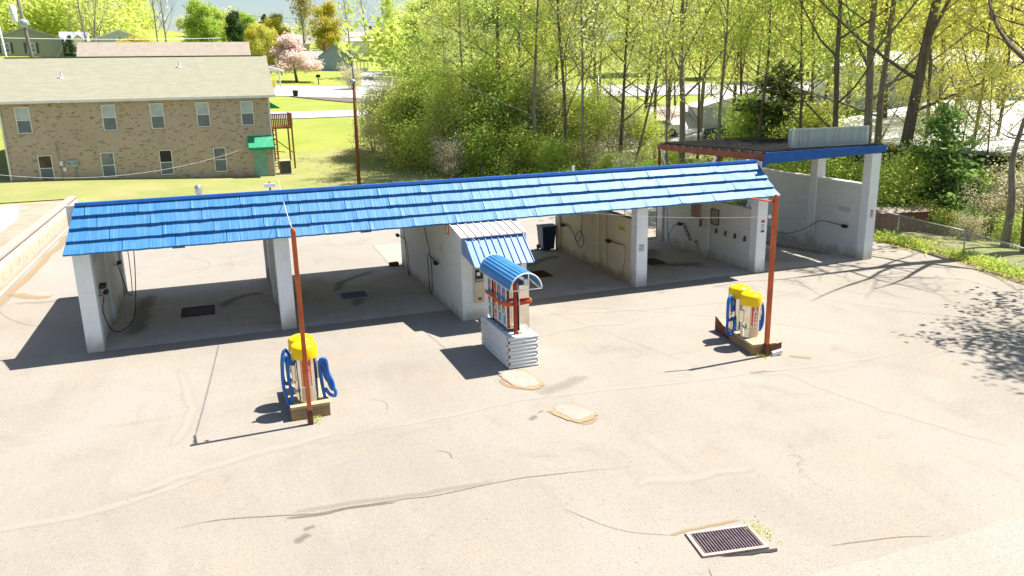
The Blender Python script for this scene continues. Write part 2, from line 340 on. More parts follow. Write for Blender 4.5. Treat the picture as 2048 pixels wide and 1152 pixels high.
def grid_mesh(name, X, Y, Z, m, kind='structure', smooth=True):
    ny, nx = X.shape; me = bpy.data.meshes.new(name)
    V = np.stack([X, Y, Z], -1).reshape(-1, 3); idx = np.arange(nx * ny).reshape(ny, nx)
    F = np.stack([idx[:-1, :-1], idx[:-1, 1:], idx[1:, 1:], idx[1:, :-1]], -1).reshape(-1, 4)
    me.from_pydata(V.tolist(), [], F.tolist()); me.update(); me.materials.append(m)
    if smooth: me.polygons.foreach_set('use_smooth', [True] * len(me.polygons))
    o = bpy.data.objects.new(name, me); COL.objects.link(o); return tag(o, kind=kind)
grid_mesh('ground', GX, GY, GZ, M['green'])
def drape(name, pts_a, pts_b, m, off=.03, step=.6, kind='structure'):
    """a strip between two edge polylines laid over the terrain"""
    def res(P, n):
        P = np.array(P, float); d = np.r_[0, np.cumsum(np.hypot(*np.diff(P, axis=0).T))]; s = np.linspace(0, d[-1], n)
        return np.c_[np.interp(s, d, P[:, 0]), np.interp(s, d, P[:, 1])]
    la = np.hypot(*np.diff(np.array(pts_a, float), axis=0).T).sum(); n = max(4, int(la / step)); A = res(pts_a, n); B = res(pts_b, n)
    w = max(3, int(np.hypot(*(A[n // 2] - B[n // 2])) / step) + 1); T = np.linspace(0, 1, w)[:, None, None]
    G = A[None] * (1 - T) + B[None] * T; Z = np.array([[Hb(p[0], p[1]) + off for p in r] for r in G])
    return grid_mesh(name, G[..., 0], G[..., 1], Z, m, kind)
drape('lawn', [(-4, 27.2), (8, 27.2), (30, 27.2)], [(-4, 47), (8, 48), (27, 50)], M['lawn'], .05)
drape('lawn', [(-40, 27.4), (-4, 27.4)], [(-40, 47), (-4, 47)], M['lawn'], .05)
drape('forest_floor', [(28.9, -14), (29.2, -4), (29.4, 3), (29, 12), (21, 28), (22, 36), (24, 52)], [(72, -14), (60, -4), (50, 4), (50, 16), (44, 26), (40, 36), (38, 47)], M['forest'], .04)
drape('road', [(-60, 62), (8, 63), (17, 62.5), (30, 60)], [(-60, 69), (8, 69.5), (17, 68.6), (30, 66)], M['road'], .07)
drape('road', [(-60, 88), (12, 86), (22, 81), (34, 76), (62, 62), (95, 44)], [(-60, 104), (14, 102), (26, 98), (40, 90), (70, 74), (104, 56)], M['road'], .07)
drape('gravel_lot', [(31, 41), (36, 38), (48, 30)], [(42, 60), (48, 56), (62, 46)], M['gravel'], .06)
drape('parking_lot', [(36, 41), (44, 35), (50, 30)], [(41, 48), (49, 44), (58, 38)], M['road'], .10)
drape('parking_lot', [(72, 30), (90, 20)], [(100, 52), (120, 38)], M['road'], .10)
drape('parking_lot', [(96, 58), (116, 44)], [(118, 76), (140, 60)], M['road'], .10)
drape('driveway', [(25, 100), (31, 98)], [(31, 132), (36, 131)], M['road'], .09)
drape('mulch_bed', [(13, 85.3), (20, 82), (25, 79.4)], [(13.4, 84.9), (19.5, 77.5), (26, 73.5)], M['mulch'], .09)
drape('raised_lot', [(-30, -6), (-30, 26)], [(-5.0, -6), (-5.1, 17), (-5.2, 20.5), (-6.1, 25.2), (-6.2, 26)], M['raised'], .03, .8)
drape('leaf_litter', [(-5.1, -6), (-5.2, 17), (-5.3, 20.5), (-6.2, 25.2), (-6.3, 26)], [(-4.0, -6), (-4.0, 26.5)], M['leaf_litter'], .04, .5)
def sheet(name, poly, z, m, kind='structure', t=.0):
    b = MB(); b.add([(x, y, z) for x, y in poly], [tuple(range(len(poly)))]); return tag(b.build(name, m), kind=kind)
sheet('parking_lot', [(-3.6, -40), (40, -40), (34, -14.7), (27.7, -5), (28.9, -.7), (28.4, 2.2), (28.6, 6.7), (-3.6, 6.7)], 0, M['asphalt'])
sheet('rear_lot', [(-3.6, 6.7), (28.6, 6.7), (28.2, 27.25), (-3.6, 27.25)], 0, M['rearlot'])
sheet('bay_floor', [(.1, .02), (25.5, .02), (25.5, 6.62), (.1, 6.62)], .006, M['bay'])
sheet('concrete_slab', [(9.35, 6.8), (10.9, 6.8), (10.9, 10.7), (9.45, 10.6)], .012, M['concrete'])
M['apron'] = asphalt('street_edge_pavement', (.315, .29, .25), (.345, .32, .285), (.21, .19, .16), 1.3, crack=False)
sheet('concrete_slab', [(8.3, -14.70)] + [(8.8 + .6 * k, -14.60 + .03 * math.sin(k * 2.3) + .025 * math.sin(k * 5.1)) for k in range(36)] + [(30, -14.5), (30, -40), (5, -40)], .006, M['apron'])

# soft-edged marks on the paving: u across, noise breaks the edge
def markmat(name, c, dens=.8, sc=3.):
    t = NT(name); uv = t.n('ShaderNodeUVMap'); sp = t.n('ShaderNodeSeparateXYZ'); t.l(uv.outputs[0], sp.inputs[0])
    e = t.math('SUBTRACT', 1., t.math('ABSOLUTE', t.math('SUBTRACT', t.math('MULTIPLY', sp.outputs[0], 2.), 1.)))
    e2 = t.math('MULTIPLY', sp.outputs[1], 1.)
    a = t.math('MULTIPLY', t.ramp(t.math('ADD', t.math('MULTIPLY', t.math('MULTIPLY', e, e2), .9), t.noise(t.pos, sc, 8, .75)), .55, 1.2), dens)
    t.col(c); t.set(.9); t.l(a, t.b.inputs['Alpha']); return t.m
M['m_pale'] = markmat('pale_wear', (.42, .38, .32), .55); M['m_dark'] = markmat('damp_stain', (.13, .115, .10), .36, 5.); M['m_rust'] = markmat('leaf_dust', (.33, .235, .13), .65, 9.)
M['m_crack'] = markmat('crack_fill', (.16, .125, .09), .62, 9.); M['m_brown'] = markmat('brown_stain', (.24, .19, .14), .22, 4.)
def marks(name, m, items, z):
    me = bpy.data.meshes.new(name); V = []; F = []; UV = []
    for pts, w in items:
        P = bez([(x, y, 0) for x, y in pts], 6); n = len(P); b = len(V)
        for i, p in enumerate(P):
            d = (P[min(i + 1, n - 1)] - P[max(i - 1, 0)]); nrm = Vector((-d.y, d.x, 0)).normalized(); t = i / (n - 1); e = min(1, t * 8, (1 - t) * 8)
            ww = w * (1 + .25 * mnoise.noise(p * .9)); wob = mnoise.noise(p * 2.3) * w * .3
            for s in (-1, 1): V.append(p + nrm * (ww / 2 * s + wob) + Vector((0, 0, z))); UV.append(((s + 1) / 2, e))
            if i: F.append((b + 2 * i - 2, b + 2 * i - 1, b + 2 * i + 1, b + 2 * i))
    me.from_pydata([tuple(v) for v in V], [], F); uv = me.uv_layers.new()
    for lp in me.loops: uv.data[lp.index].uv = UV[lp.vertex_index]
    me.materials.append(m); o = bpy.data.objects.new(name, me); COL.objects.link(o); return tag(o, kind='structure')
marks('pavement_wear', M['m_pale'], [
    ([(1.6, -8.6), (2.6, -8.1), (4.2, -7.6), (5.5, -7.45)], .45), ([(5.2, -7.6), (7.6, -7.5), (9.3, -7.3), (11, -7.5), (13.3, -7.8), (17.4, -8.2), (19, -8.2)], .2),
    ([(14.6, -7.9), (15.4, -8.3), (15.5, -9.2), (16, -11), (16.7, -13)], .35), ([(-1.5, -8.8), (1, -8.9), (3, -8.3)], .35), ([(9.5, -11.4), (11, -11.6), (12, -11.7)], .45), ([(18.2, -8.9), (19.5, -8.6), (20.6, -8.2)], .12),
    ([(4.1, -4.7), (4.5, -4.4), (4.55, -4.8), (4.2, -4.95), (4.05, -4.75)], .09), ([(11, -3.4), (12.5, -3.1), (14.5, -3.3)], .5), ([(2.2, -2), (2.6, -5), (2.2, -7)], .35), ([(12, -1.6), (16, -2.4), (21, -2.6)], .5)], .005)
marks('pavement_cracks', M['m_crack'], [
    ([(2.2, -10.0), (3.1, -9.95), (4.3, -10.28), (4.6, -10.35), (5.1, -10.36), (6.0, -10.45), (6.55, -10.53), (7.6, -10.5), (8.5, -10.6), (10.5, -11)], .045),
    ([(4.0, -10.3), (4.6, -10.4), (5.2, -10.4), (5.9, -10.5)], .10), ([(-3.4, 6.4), (-2.9, 5), (-2.1, 3.7), (-1.2, 3.0)], .03), 
    ([(12, -.5), (14.5, -2.2), (17, -4.4), (19, -7)], .02), ([(11.3, -14.1), (12.4, -14.3), (13, -14.5)], .03), ([(8.2, -11.6), (8.8, -12.6), (9.6, -13.1)], .02), ([(20, -3), (22, -6), (25, -9)], .025), ([(9.5, -13.9), (9.2, -14.4), (8.2, -14.7)], .03),
    ([(1, 8), (3, 9.4), (6, 11), (9, 14)], .025), ([(4.9, 8), (5.4, 10), (5, 13)], .02), ([(2, 12), (3, 10), (2.4, 8)], .02)], .009)
marks('pavement_stains', M['m_dark'], [([(4.15, -11.1), (4.4, -10.9)], .22), ([(4.3, -10.75), (4.5, -10.7)], .13), ([(9.0, -8.35), (9.25, -8.2)], .2), ([(9.3, -8.1), (9.45, -8.0)], .08),
    ([(6.2, -5.9), (6.5, -6.3), (6.45, -6.8)], .03), ([(6.9, -8.9), (7.1, -9.1), (7.1, -9.4)], .05)], .013)
marks('bay_stains', M['m_dark'], [([(3.2, 3.2), (3.9, 4.2), (4.7, 4.6)], .5), ([(6.9, 3.5), (7.3, 4.8), (8.8, 6.2)], .5), ([(7.4, 2.6), (7.2, 1.6)], .6), ([(.9, 1), (1.1, 3), (1, 6)], .8),
    ([(17.2, 5), (18.4, 3.9), (19.6, 5.2)], 1.3), ([(18, 2.6), (19, 2.2), (20, 1.9)], .9), ([(22, 1), (22.5, 4), (23, 6)], 2.2), ([(24, 5.5), (24.6, 3), (25, 1)], .7), ([(13, 4), (14.6, 4.8), (15.7, 5.6)], .6), ([(19.3, 1.5), (19.9, 1.5)], .25)], .011)
marks('leaf_dust', M['m_rust'], [([(-3.35, 5), (-3.3, 12), (-3.2, 20), (-3.2, 26)], .45), ([(-3.2, 8), (-2.6, 7.2), (-1.9, 6.9)], .6), ([(9.5, -8.0), (9.75, -8.55), (10.0, -8.95), (10.35, -8.7)], .16), ([(9.4, -13.0), (10.0, -13.0), (10.7, -13.05)], .12),
    ([(9.2, -5.9), (9.3, -6.5), (9.7, -6.85), (10.1, -6.6)], .22), ([(28, 2), (28.5, -.8), (27.5, -4.8), (28, -8)], .8), ([(16.2, -7.3), (16.6, -7.7)], .25)], .010)
marks('brown_stains', M['m_brown'], [([(9.6, -7.1), (10.4, -6.9), (11.2, -6.6)], .6), ([(-3, 6.6), (-1.8, 6.3), (-.6, 6.6)], .5), ([(4.0, -10.15), (5.2, -10.25), (6.6, -10.4), (7.6, -10.45)], .22)], .007)

# concrete patches in the paving (a raised ring of rust dust round them)
def blob(name, cx, cy, rx, ry, rot, z, m, seed):
    rnd = random.Random(seed); P = []
    for k in range(26):
        a = k / 26 * 2 * math.pi; q = 1 + .10 * rnd.uniform(-1, 1); c, s = math.cos(a), math.sin(a)
        e = .62; px = rx * math.copysign(abs(c) ** e, c) * q; py = ry * math.copysign(abs(s) ** e, s) * q
        P.append((cx + px * math.cos(rot) - py * math.sin(rot), cy + px * math.sin(rot) + py * math.cos(rot)))
    return sheet(name, P, z, m)
M['dust'] = pm('orange_leaf_dust', (.34, .235, .12), (.28, .215, .15), 12, .95, world=True)
blob('dust_ring', 9.98, -8.36, .36, .47, .35, .015, M['dust'], 3)
M['patch'] = asphalt('repair_concrete', (.315, .28, .235), (.35, .32, .275), (.20, .18, .155), .7, crack=False)
blob('concrete_patch', 10.0, -8.32, .28, .40, .35, .019, M['patch'], 4)
blob('dust_ring', 9.66, -6.2, .36, .62, .15, .015, M['dust'], 5)
blob('concrete_patch', 9.65, -6.14, .31, .54, .15, .019, M['patch'], 6)

# ------------------------------------------------------------------ the car wash
BX = [(0, .4), (4.88, 5.28), (16.06, 16.46), (20.7, 21.1)]
cw = empty('car_wash', (10.5, 3.3, 0), 0, 'long white block self service car wash with blue shake mansard roof over open bays', 'car wash')
def cwp(mb, name, m, bevel=0, label=None, parent=None):
    o = mb.build(name, m, None, bevel, label); o.parent = parent or cw
    if not parent: o.matrix_parent_inverse = Matrix.Translation((-10.5, -3.3, 0))
    return o
for i, (a, b) in enumerate(BX):
    m = M['blockbig'] if i == 2 else M['block']; zt = 2.15
    x0, x1 = a + .09, b - .09
    cwp(MB().box(x0, x1, .38, 6.2, 0, zt), 'wall', m)
    cwp(MB().box(a, b, 0, .38, 0, 2.75), 'pillar', M['pillar'], .008)
    if i == 3: cwp(MB().box(a + .02, b - .05, .46, .84, 2.92, 3.82), 'upper_pillar', M['pillar'], .008)
    cwp(MB().box(a, b, 2.9, 3.3, .0, 2.72), 'pillar', m if i != 2 else M['blockbig'], .008)
    cwp(MB().box(a, b, 6.2, 6.6, 0, 2.72), 'pillar', M['pillar'] if i != 2 else M['blockbig'], .008)
# bay five
x0, x1 = 25.45, 25.85
cwp(MB().box(x0 + .06, x1 - .06, .38, 7, 0, 2.7), 'wall', M['block'])
cwp(MB().box(x0 + .04, x1 - .04, .39, 7, 2.701, 2.74), 'wall_cap', M['white'])
for y0, y1 in ((0, .38), (2.72, 3.1), (6.6, 7)): cwp(MB().box(x0, x1, y0, y1, 0, 3.86), 'pillar', M['pillar'], .008)
# equipment room in the middle
eq = [(9.78, -1.27), (11.75, -1.27), (11.75, 6.6), (9.78, 6.6)]
b = MB(); b.prism([(9.78, -1.27, 0), (9.78, 6.6, 0), (9.78, 6.6, 2.72), (9.78, -.3, 2.72), (9.78, -1.27, 2.42)], (1.97, 0, 0)); cwp(b, 'equipment_room', M['block'])
# flat roof
b = MB(); b.box(.02, 21.08, .42, 6.68, 2.76, 2.92); cwp(b, 'flat_roof', M['flatroof'])
b = MB(); b.box(0.0, 21.1, 6.68, 6.76, 2.70, 2.97); b.box(-.05, .02, .40, 6.68, 2.72, 2.96); b.box(-.02, 20.6, .36, .42, 2.8, 3.80); cwp(b, 'roof_edge', M['white'])
b = MB(); b.box(0.05, 21, .39, 6.6, 2.752, 2.758); cwp(b, 'soffit', M['wood_under'])
# mansard: four courses of pressed shake panels
EV = Vector((0, -.5, 2.70)); RG = Vector((0, .37, 3.82)); SL = (RG - EV); up = SL.normalized(); nr = Vector((0, -up.z, up.y)); SLn = SL.length
b = MB(); rnd = random.Random(5)
xl = lambda t: -.11 + (.20 + .11) * t
xr = lambda t: 21.12 + (20.73 - 21.12) * t
PW = 1.235
for c in range(4):
    t0 = c / 4; t1 = (c + 1) / 4 + .02; ch = SLn / 4
    joints = [xl(t0)]; x = {3: .42, 2: .69, 1: .96, 0: 1.23}[c]
    while x < xr(t0) - .3: joints.append(x); x += PW + rnd.uniform(-.01, .01)
    joints.append(xr(t0))
    for k in range(len(joints) - 1):
        a, e = joints[k] + .008, joints[k + 1] - .008; n = max(4, int((e - a) / .03)); V = []; F = []
        w0 = rnd.uniform(0, 50); lift = rnd.uniform(-.006, .008); dent = 0
        if c == 0 and 17.3 < a < 19.8: lift += .02
        for i in range(n + 1):
            f = i / n; x = a + (e - a) * f
            rib = .0016 * math.sin(x * 71 + w0) * (.5 + .5 * math.sin(x * 23 + w0)) + .004 * mnoise.noise(Vector((x * 6, c * 7.1, w0)))
            low = .014 * mnoise.noise(Vector((x * 3.5, c * 3.3, 1.7))) + .004 * (mnoise.noise(Vector((x * 22, c, 9))) > .1)
            edge = .022 * max(0, 1 - min(f, 1 - f) * 12) if 0 < k < len(joints) - 2 else 0
            hl = .085 + rib + lift + edge * .45; hu = .012 + rib * .6
            tx = 0
            if k == 0: tx = (xl(t1) - xl(t0)) * (1 - f)
            if k == len(joints) - 2: tx = (xr(t1) - xr(t0)) * f
            pl = EV + SL * t0 - up * (.02 + low); pu_ = EV + SL * min(t1, 1.0)
            V += [Vector((x, 0, 0)) + pl - nr * -0 + nr * 0 - nr * 0 + nr * 0 + Vector((0, nr.y, nr.z)) * 0 + (-nr if False else Vector((0, 0, 0))) + Vector((0, -abs(nr.y), abs(nr.z))) * hl,
                  Vector((x + tx, 0, 0)) + pu_ + Vector((0, -abs(nr.y), abs(nr.z))) * hu,
                  Vector((x, 0, 0)) + pl + Vector((0, -abs(nr.y), abs(nr.z))) * -.004]
            if i:
                q = 3 * i; F += [(q - 3, q, q + 1, q - 2), (q - 1, q + 2, q, q - 3)]
        F += [(0, 1, 2), (3 * n, 3 * n + 2, 3 * n + 1)]
        b.add(V, F, False)
mans = cwp(b, 'shake_roof', M['blue'])
b = MB(); b.prism([(.2, .37, 3.82), (.2, .43, 3.86), (.2, .28, 3.86), (.2, .26, 3.79)], (20.55, 0, 0)); cwp(b, 'ridge_cap', M['fascia'])
b = MB(); b.add([EV + Vector((-.10, .015, .0)), RG + Vector((.2, .0, 0)), RG + Vector((20.72, 0, 0)), EV + Vector((21.11, .015, 0)),
                 (-.10, .36, 2.72), (.2, .361, 3.80), (20.72, .361, 3.80), (21.11, .36, 2.72)], [(0, 4, 5, 1), (3, 2, 6, 7), (0, 3, 7, 4), (0, 1, 2, 3)]); cwp(b, 'mansard_frame', M['fascia'])
# bay five roof
b = MB(); n = 28; V = []; F = []
for i in range(n + 1):
    for j in range(13):
        x = 20.98 + (26.0 - 20.98) * i / n; y = -.02 + 7.3 * j / 12; V.append((x, y, 4.16 - .17 * j / 12 + .02 * mnoise.noise(Vector((x * 2, y * 2, 0)))))
for i in range(n):
    for j in range(12): F.append((i * 13 + j, (i + 1) * 13 + j, (i + 1) * 13 + j + 1, i * 13 + j + 1))
b.add(V, F, True); M['shingle5'].node_tree.nodes['Principled BSDF'].inputs['Specular IOR Level'].default_value = .03; cwp(b, 'roof_covering', M['shingle5'])
b = MB(); b.prism([(21.06, .02, 4.06), (21.06, 7.2, 3.88), (21.06, 7.2, 3.95), (21.06, .02, 4.13)], (4.86, 0, 0))
for k in range(12): b.box(20.93, 21.06, .3 + k * .6, .36 + k * .6, 4.05 - .024 * k * .6, 4.10 - .024 * k * .6)
cwp(b, 'roof_deck', M['wood_under'])
b = MB(); b.prism([(20.98, .03, 3.80), (20.98, 7.2, 3.70), (20.98, 7.2, 3.93), (20.98, .03, 4.05)], (.075, 0, 0)); cwp(b, 'side_beam', M['redbeam'], .008)
b = MB(); b.prism([(25.85, .03, 3.86), (25.85, 7.2, 3.70), (25.85, 7.2, 3.93), (25.85, .03, 4.05)], (.08, 0, 0)); cwp(b, 'side_beam', M['redbeam'], .008)
b = MB(); b.prism([(20.95, -.04, 3.74), (26.02, -.04, 3.88), (26.02, -.04, 4.14), (20.95, -.04, 4.12)], (0, .055, 0)); b.prism([(20.74, -.06, 3.62), (20.95, -.06, 3.74), (20.95, -.06, 4.12), (20.86, -.06, 4.12)], (0, .07, 0)); cwp(b, 'fascia', M['fascia'], .004)
b = MB(); b.beam((21.0, 7.05, 0), (21.0, 7.05, 3.7), .09); b.beam((21.0, 6.2, 3.0), (21.0, 7.0, 2.6), .04); cwp(b, 'rear_post', M['redbeam'])
for a_, c_, w_, m_ in (((20.95, 3.5, 2.7), (21.0, 2.95, 3.75), .13, 'white'), ((20.98, 6.9, 3.75), (20.98, 6.2, 2.7), .05, 'white'), ((21.02, 3.25, 2.7), (21.02, 2.85, 3.75), .12, 'redbeam'), ((21.0, 2.6, 3.75), (21.0, 3.2, 3.0), .05, 'redbeam')): cwp(MB().beam(a_, c_, w_), 'brace', M[m_])
# room awning: white sloping top, blue ribbed skirt
aw = MB(); n = 8
aw.prism([(9.68, -.15, 2.74), (9.68, -1.62, 2.485), (9.68, -1.62, 2.455), (9.68, -.15, 2.71)], (1.86, 0, 0))
for k in range(n + 1):
    x = 9.69 + k * 1.83 / n; aw.beam((x, -.15, 2.755), (x, -1.62, 2.50), .02, .035)
cwp(aw, 'awning_top', M['awnwhite'])
b = MB(); b.prism([(9.82, -1.50, 2.46), (9.82, -2.42, 1.80), (9.82, -2.40, 1.775), (9.82, -1.47, 2.44)], (1.72, 0, 0))
for k in range(10):
    x = 9.83 + k * 1.70 / 9; b.beam((x, -1.5, 2.475), (x, -2.42, 1.815), .022, .04)
b.prism([(9.822, -1.27, 2.40), (9.822, -1.47, 2.44), (9.822, -2.40, 1.775), (9.822, -1.275, 1.95)], (.01, 0, 0)); b.prism([(11.53, -1.27, 2.40), (11.53, -1.47, 2.44), (11.53, -2.40, 1.775), (11.53, -1.275, 1.95)], (.01, 0, 0))
cwp(b, 'awning_skirt', M['awnblue'])
# kick strips and door/window parts on the bay walls
def panel(name, label, x0, x1, y0, y1, z0, z1, frame, face, lines=None, fm=None, cat='sign', group=None, face_axis='x-', fw=.02):
    """flat framed board fixed to a wall; face_axis tells which way it looks"""
    e = empty(name, ((x0 + x1) / 2, (y0 + y1) / 2, z0), 0, label, cat, group); ox, oy, oz = e.location
    def bx(b, a0, a1, c0, c1, d0, d1): b.box(a0 - ox, a1 - ox, c0 - oy, c1 - oy, d0 - oz, d1 - oz)
    b = MB(); bx(b, x0, x1, y0, y1, z0, z1); b.build('board', face, e, .002)
    if lines:
        for m, items in lines:
            b = MB()
            for (u0, u1, w0, w1) in items:        # u along wall 0..1 (as seen), w height 0..1
                za, zb = z0 + (z1 - z0) * w0, z0 + (z1 - z0) * w1
                if face_axis == 'y-': bx(b, x0 + (x1 - x0) * u0, x0 + (x1 - x0) * u1, y0 - .003, y0 - .0005, za, zb)
                elif face_axis == 'x-': bx(b, x0 - .003, x0 - .0005, y1 - (y1 - y0) * u1, y1 - (y1 - y0) * u0, za, zb)
                else: bx(b, x1 + .0005, x1 + .003, y0 + (y1 - y0) * u0, y0 + (y1 - y0) * u1, za, zb)
            b.build('print', m, e)
    if frame:
        b = MB()
        if face_axis == 'y-':
            for a in ((x0, x1, z0 - fw, z0), (x0, x1, z1, z1 + fw), (x0 - fw, x0, z0 - fw, z1 + fw), (x1, x1 + fw, z0 - fw, z1 + fw)): bx(b, a[0], a[1], y0 - .01, y1, a[2], a[3])
        else:
            for a in ((y0, y1, z0 - fw, z0), (y0, y1, z1, z1 + fw), (y0 - fw, y0, z0 - fw, z1 + fw), (y1, y1 + fw, z0 - fw, z1 + fw)):
                bx(b, x0 - (.01 if face_axis == 'x-' else 0), x1 + (0 if face_axis == 'x-' else .01), a[0], a[1], a[2], a[3])
        b.build('frame', frame, e)
    return e
txt = [(.12, .88, .16 + .07 * k, .19 + .07 * k) for k in range(7)]
RED = M['redsticker']
panel('notice_sign', 'red and white notice sign on the white pillar behind the right rusty pole', 20.84, 21.0, -.008, 0, 1.40, 1.86, None, M['white'], [(pm('notice_red', (.5, .04, .06), None), [(.05, .95, .76, .94)]), (M['dgrey'], [(.05, .95, .03, .18)] + [(.15, .85, .26 + .09 * k, .29 + .09 * k) for k in range(5)])], face_axis='y-', group='notice signs on the front pillars')
panel('notice_sign', 'faded pink notice on the front of the far right tall white pillar', 25.58, 25.72, -.008, 0, 1.55, 1.85, None, pm('pink_notice', (.55, .36, .42), (.62, .55, .6), 9), [(pm('notice_faint', (.5, .12, .2), None), [(.1, .9, .7, .9), (.2, .8, .3, .5)])], face_axis='y-', group='notice signs on the front pillars')
panel('notice_sign', 'grey notice on the pillar at the end of the cream wall', 16.12, 16.34, -.008, 0, 1.18, 1.42, None, pm('grey_notice', (.50, .56, .62), (.62, .66, .7), 9), [(M['dgrey'], [(.1, .9, .82, .9)] + [(.15, .8, .15 + .12 * k, .19 + .12 * k) for k in range(5)])], face_axis='y-', group='notice signs on the front pillars')
panel('yellow_sign', 'small yellow sign on the cream bay wall', 16.14, 16.15, .95, 1.4, 1.68, 1.83, None, M['yellowsign'], [(pm('sign_ochre', (.30, .2, .02), None), [(.1, .9, .38, .46), (.1, .9, .6, .68)])])
panel('instruction_board', 'brown framed instruction board high on the wall of the fourth bay', 20.77, 20.785, 3.55, 4.15, 1.36, 1.98, M['beige'], pm('pink_board', (.34, .22, .19), (.42, .3, .26), 12), [(M['dgrey'], [(.08, .92, .1 + .1 * k, .115 + .1 * k) for k in range(9)])])
panel('instruction_board', 'glazed rust framed notice case on the fourth bay wall near the front', 20.77, 20.785, 2.36, 2.80, 1.30, 1.82, M['rustd'], pm('case_back', (.45, .42, .38), (.32, .28, .25), 9), [(M['dgrey'], [(.2, .8, .2 + .15 * k, .22 + .15 * k) for k in range(4)])], fw=.03)
panel('sign_plate', 'small tan plate on the equipment room wall above the second brush', 9.765, 9.779, .80, 1.12, 1.62, 1.82, None, M['beige'], None)
panel('framed_sign', 'empty orange framed sign hung high on the equipment room wall under the eave', 9.765, 9.779, -.12, .12, 2.34, 2.56, M['orangesticker'], M['white'], None, fw=.035)
panel('sign_plate', 'pale worn plate on the far right bay wall above the brush arm', 25.495, 25.509, .9, 1.5, 1.62, 1.78, None, pm('worn_plate', (.58, .58, .57), (.46, .45, .44), 14), None)
panel('notice_sign', 'white paper notice high on the cream wall near the back', 16.14, 16.15, 3.9, 4.4, 1.93, 2.1, None, M['white'], [(M['dgrey'], [(.1, .9, .3, .36), (.1, .9, .6, .66)])])
panel('price_notice', 'red and white price notice under the blue awning right of the coin machine', 11.28, 11.62, -1.285, -1.271, 1.15, 1.58, None, M['white'], [(RED, [(.1, .9, .62, .92), (.15, .85, .1, .3)])], face_axis='y-')
for X, lab in ((2.15, 'small grey bay sign hanging at the back of the first bay'), (8.5, 'small grey bay sign hanging at the back of the second bay')):
    e = empty('hanging_sign', (X, 6.5, 1.36), 0, lab, 'sign', 'bay signs hanging at the back')
    b = MB(); b.box(-.2, .2, -.015, .015, 0, .17); b.build('board', pm('grey_sign_board', (.42, .42, .40), (.3, .3, .29), 9), e, .004)
    b = MB()
    for k in range(3): b.box(-.15, .15, -.019, -.0155, .035 + .045 * k, .05 + .045 * k)
    b.build('print', M['dgrey'], e)
    b = MB(); b.tube([(-.16, 0, .17), (-.16, 0, 1.40)], .006, 5); b.tube([(.16, 0, .17), (.16, 0, 1.40)], .006, 5); b.build('hanger', M['steel'], e)
# hooks on bay-four wall
for k in range(4):
    y = 2.45 - k * .57
    e = empty('wall_hook', (20.78, y, 1.0), 0, ['rusty mat clip on the white fourth bay wall, rearmost of four', 'rusty mat clip on the fourth bay wall, second from the rear', 'rusty mat clip on the fourth bay wall, second from the front', 'rusty mat clip on the fourth bay wall, nearest the front pillar'][k], 'clip', 'mat clips on the bay wall')
    b = MB(); b.box(-.012, .0, -.05, .05, -.02, .16); b.build('plate', M['rustd'], e)
    b = MB(); b.tube([(-.012, 0, .12), (-.07, 0, .1), (-.08, 0, .02), (-.05, 0, -.02)], .012, 6); b.build('clip', M['dgrey'], e)
# soap/coin boxes on walls
def wallbox(name, label, x, y, z, w, d, h, m, cat='box', side=-1):
    e = empty(name, (x, y, z), 0, label, cat)
    b = MB(); b.box(min(0, side * d), max(0, side * d), -w / 2, w / 2, 0, h); b.build('case', m, e, .006)
    b = MB(); b.box(min(side * d, side * (d + .008)), max(side * d, side * (d + .008)), -w / 2 + .02, w / 2 - .02, .02, h - .02); b.build('door', M['dgrey'] if m != M['dgrey'] else M['beige'], e)
    b = MB(); b.tube([(side * (d + .01), w / 4, h / 2), (side * (d + .03), w / 4, h / 2)], .012, 8); b.build('knob', M['steel'], e)
wallbox('coin_box', 'brown coin box standing off the fourth bay wall beside the boards', 20.70, 3.15, 1.12, .22, .16, .3, M['beige'])
wallbox('coin_box', 'dark red box on the inside of the leftmost bay wall', .31, 1.45, 1.38, .34, .16, .1, M['rustd'], side=1)
wallbox('speaker_box', 'small black box on the back of the leftmost bay wall', .4, 5.2, 1.95, .2, .12, .13, M['dgrey'], side=1)
# boom arms with foam brushes and hoses
def brush(label, x, y, z, side, ydir, hosepts, arm=.6, hm='black', am='rustd'):
    e = empty('wash_brush', (x, y, z), 0, label, 'brush', 'foam brushes on the bay walls')
    b = MB(); b.tube([(0, 0, 0), (side * .09, 0, 0), (side * .12, ydir * arm, .0)], .014, 6); b.build('arm', M[am], e)
    b = MB(); c = Vector((side * .13, ydir * (arm + .08), -.02)); b.obox(c, (.055, 0, .02), (0, .12, 0), (-.02, 0, .045)); b.build('brush_head', M['black'], e, .012)
    P = bez([(px - x, py - y, pz - z) for px, py, pz in hosepts], 8)
    b = MB(); b.tube(P, .013, 6); b.build('hose', M[hm], e)
    return e
xa = .36
brush('dark brush on a rusty arm on the inside of the leftmost wall near the front', .32, .95, 1.28, 1, .4 / .5, [(.45, .9, 1.25), (.45, .4, .95), (.5, 1.1, .25), (.7, 1.7, .06), (1.0, 2.0, .35), (1.15, 2.3, 1.6), (1.2, 2.4, 2.72)], .5)
brush('black brush near the back of the leftmost wall', .32, 4.6, 1.35, 1, .8, [(.45, 4.6, 1.35), (.5, 4.8, .9), (.55, 5.2, .3), (.6, 5.8, .12), (.62, 6.1, .9), (.62, 6.2, 2.7)], .5)
brush('black brush on the equipment room wall near the back', 9.78, 5.7, 1.18, -1, 1, [(9.7, 5.6, 1.18), (9.66, 5.1, 1.12), (9.65, 4.85, .7), (9.62, 4.65, .1), (9.62, 4.85, .12), (9.64, 5.15, .9), (9.66, 5.4, 1.6), (9.68, 5.45, 2.72)], .7)
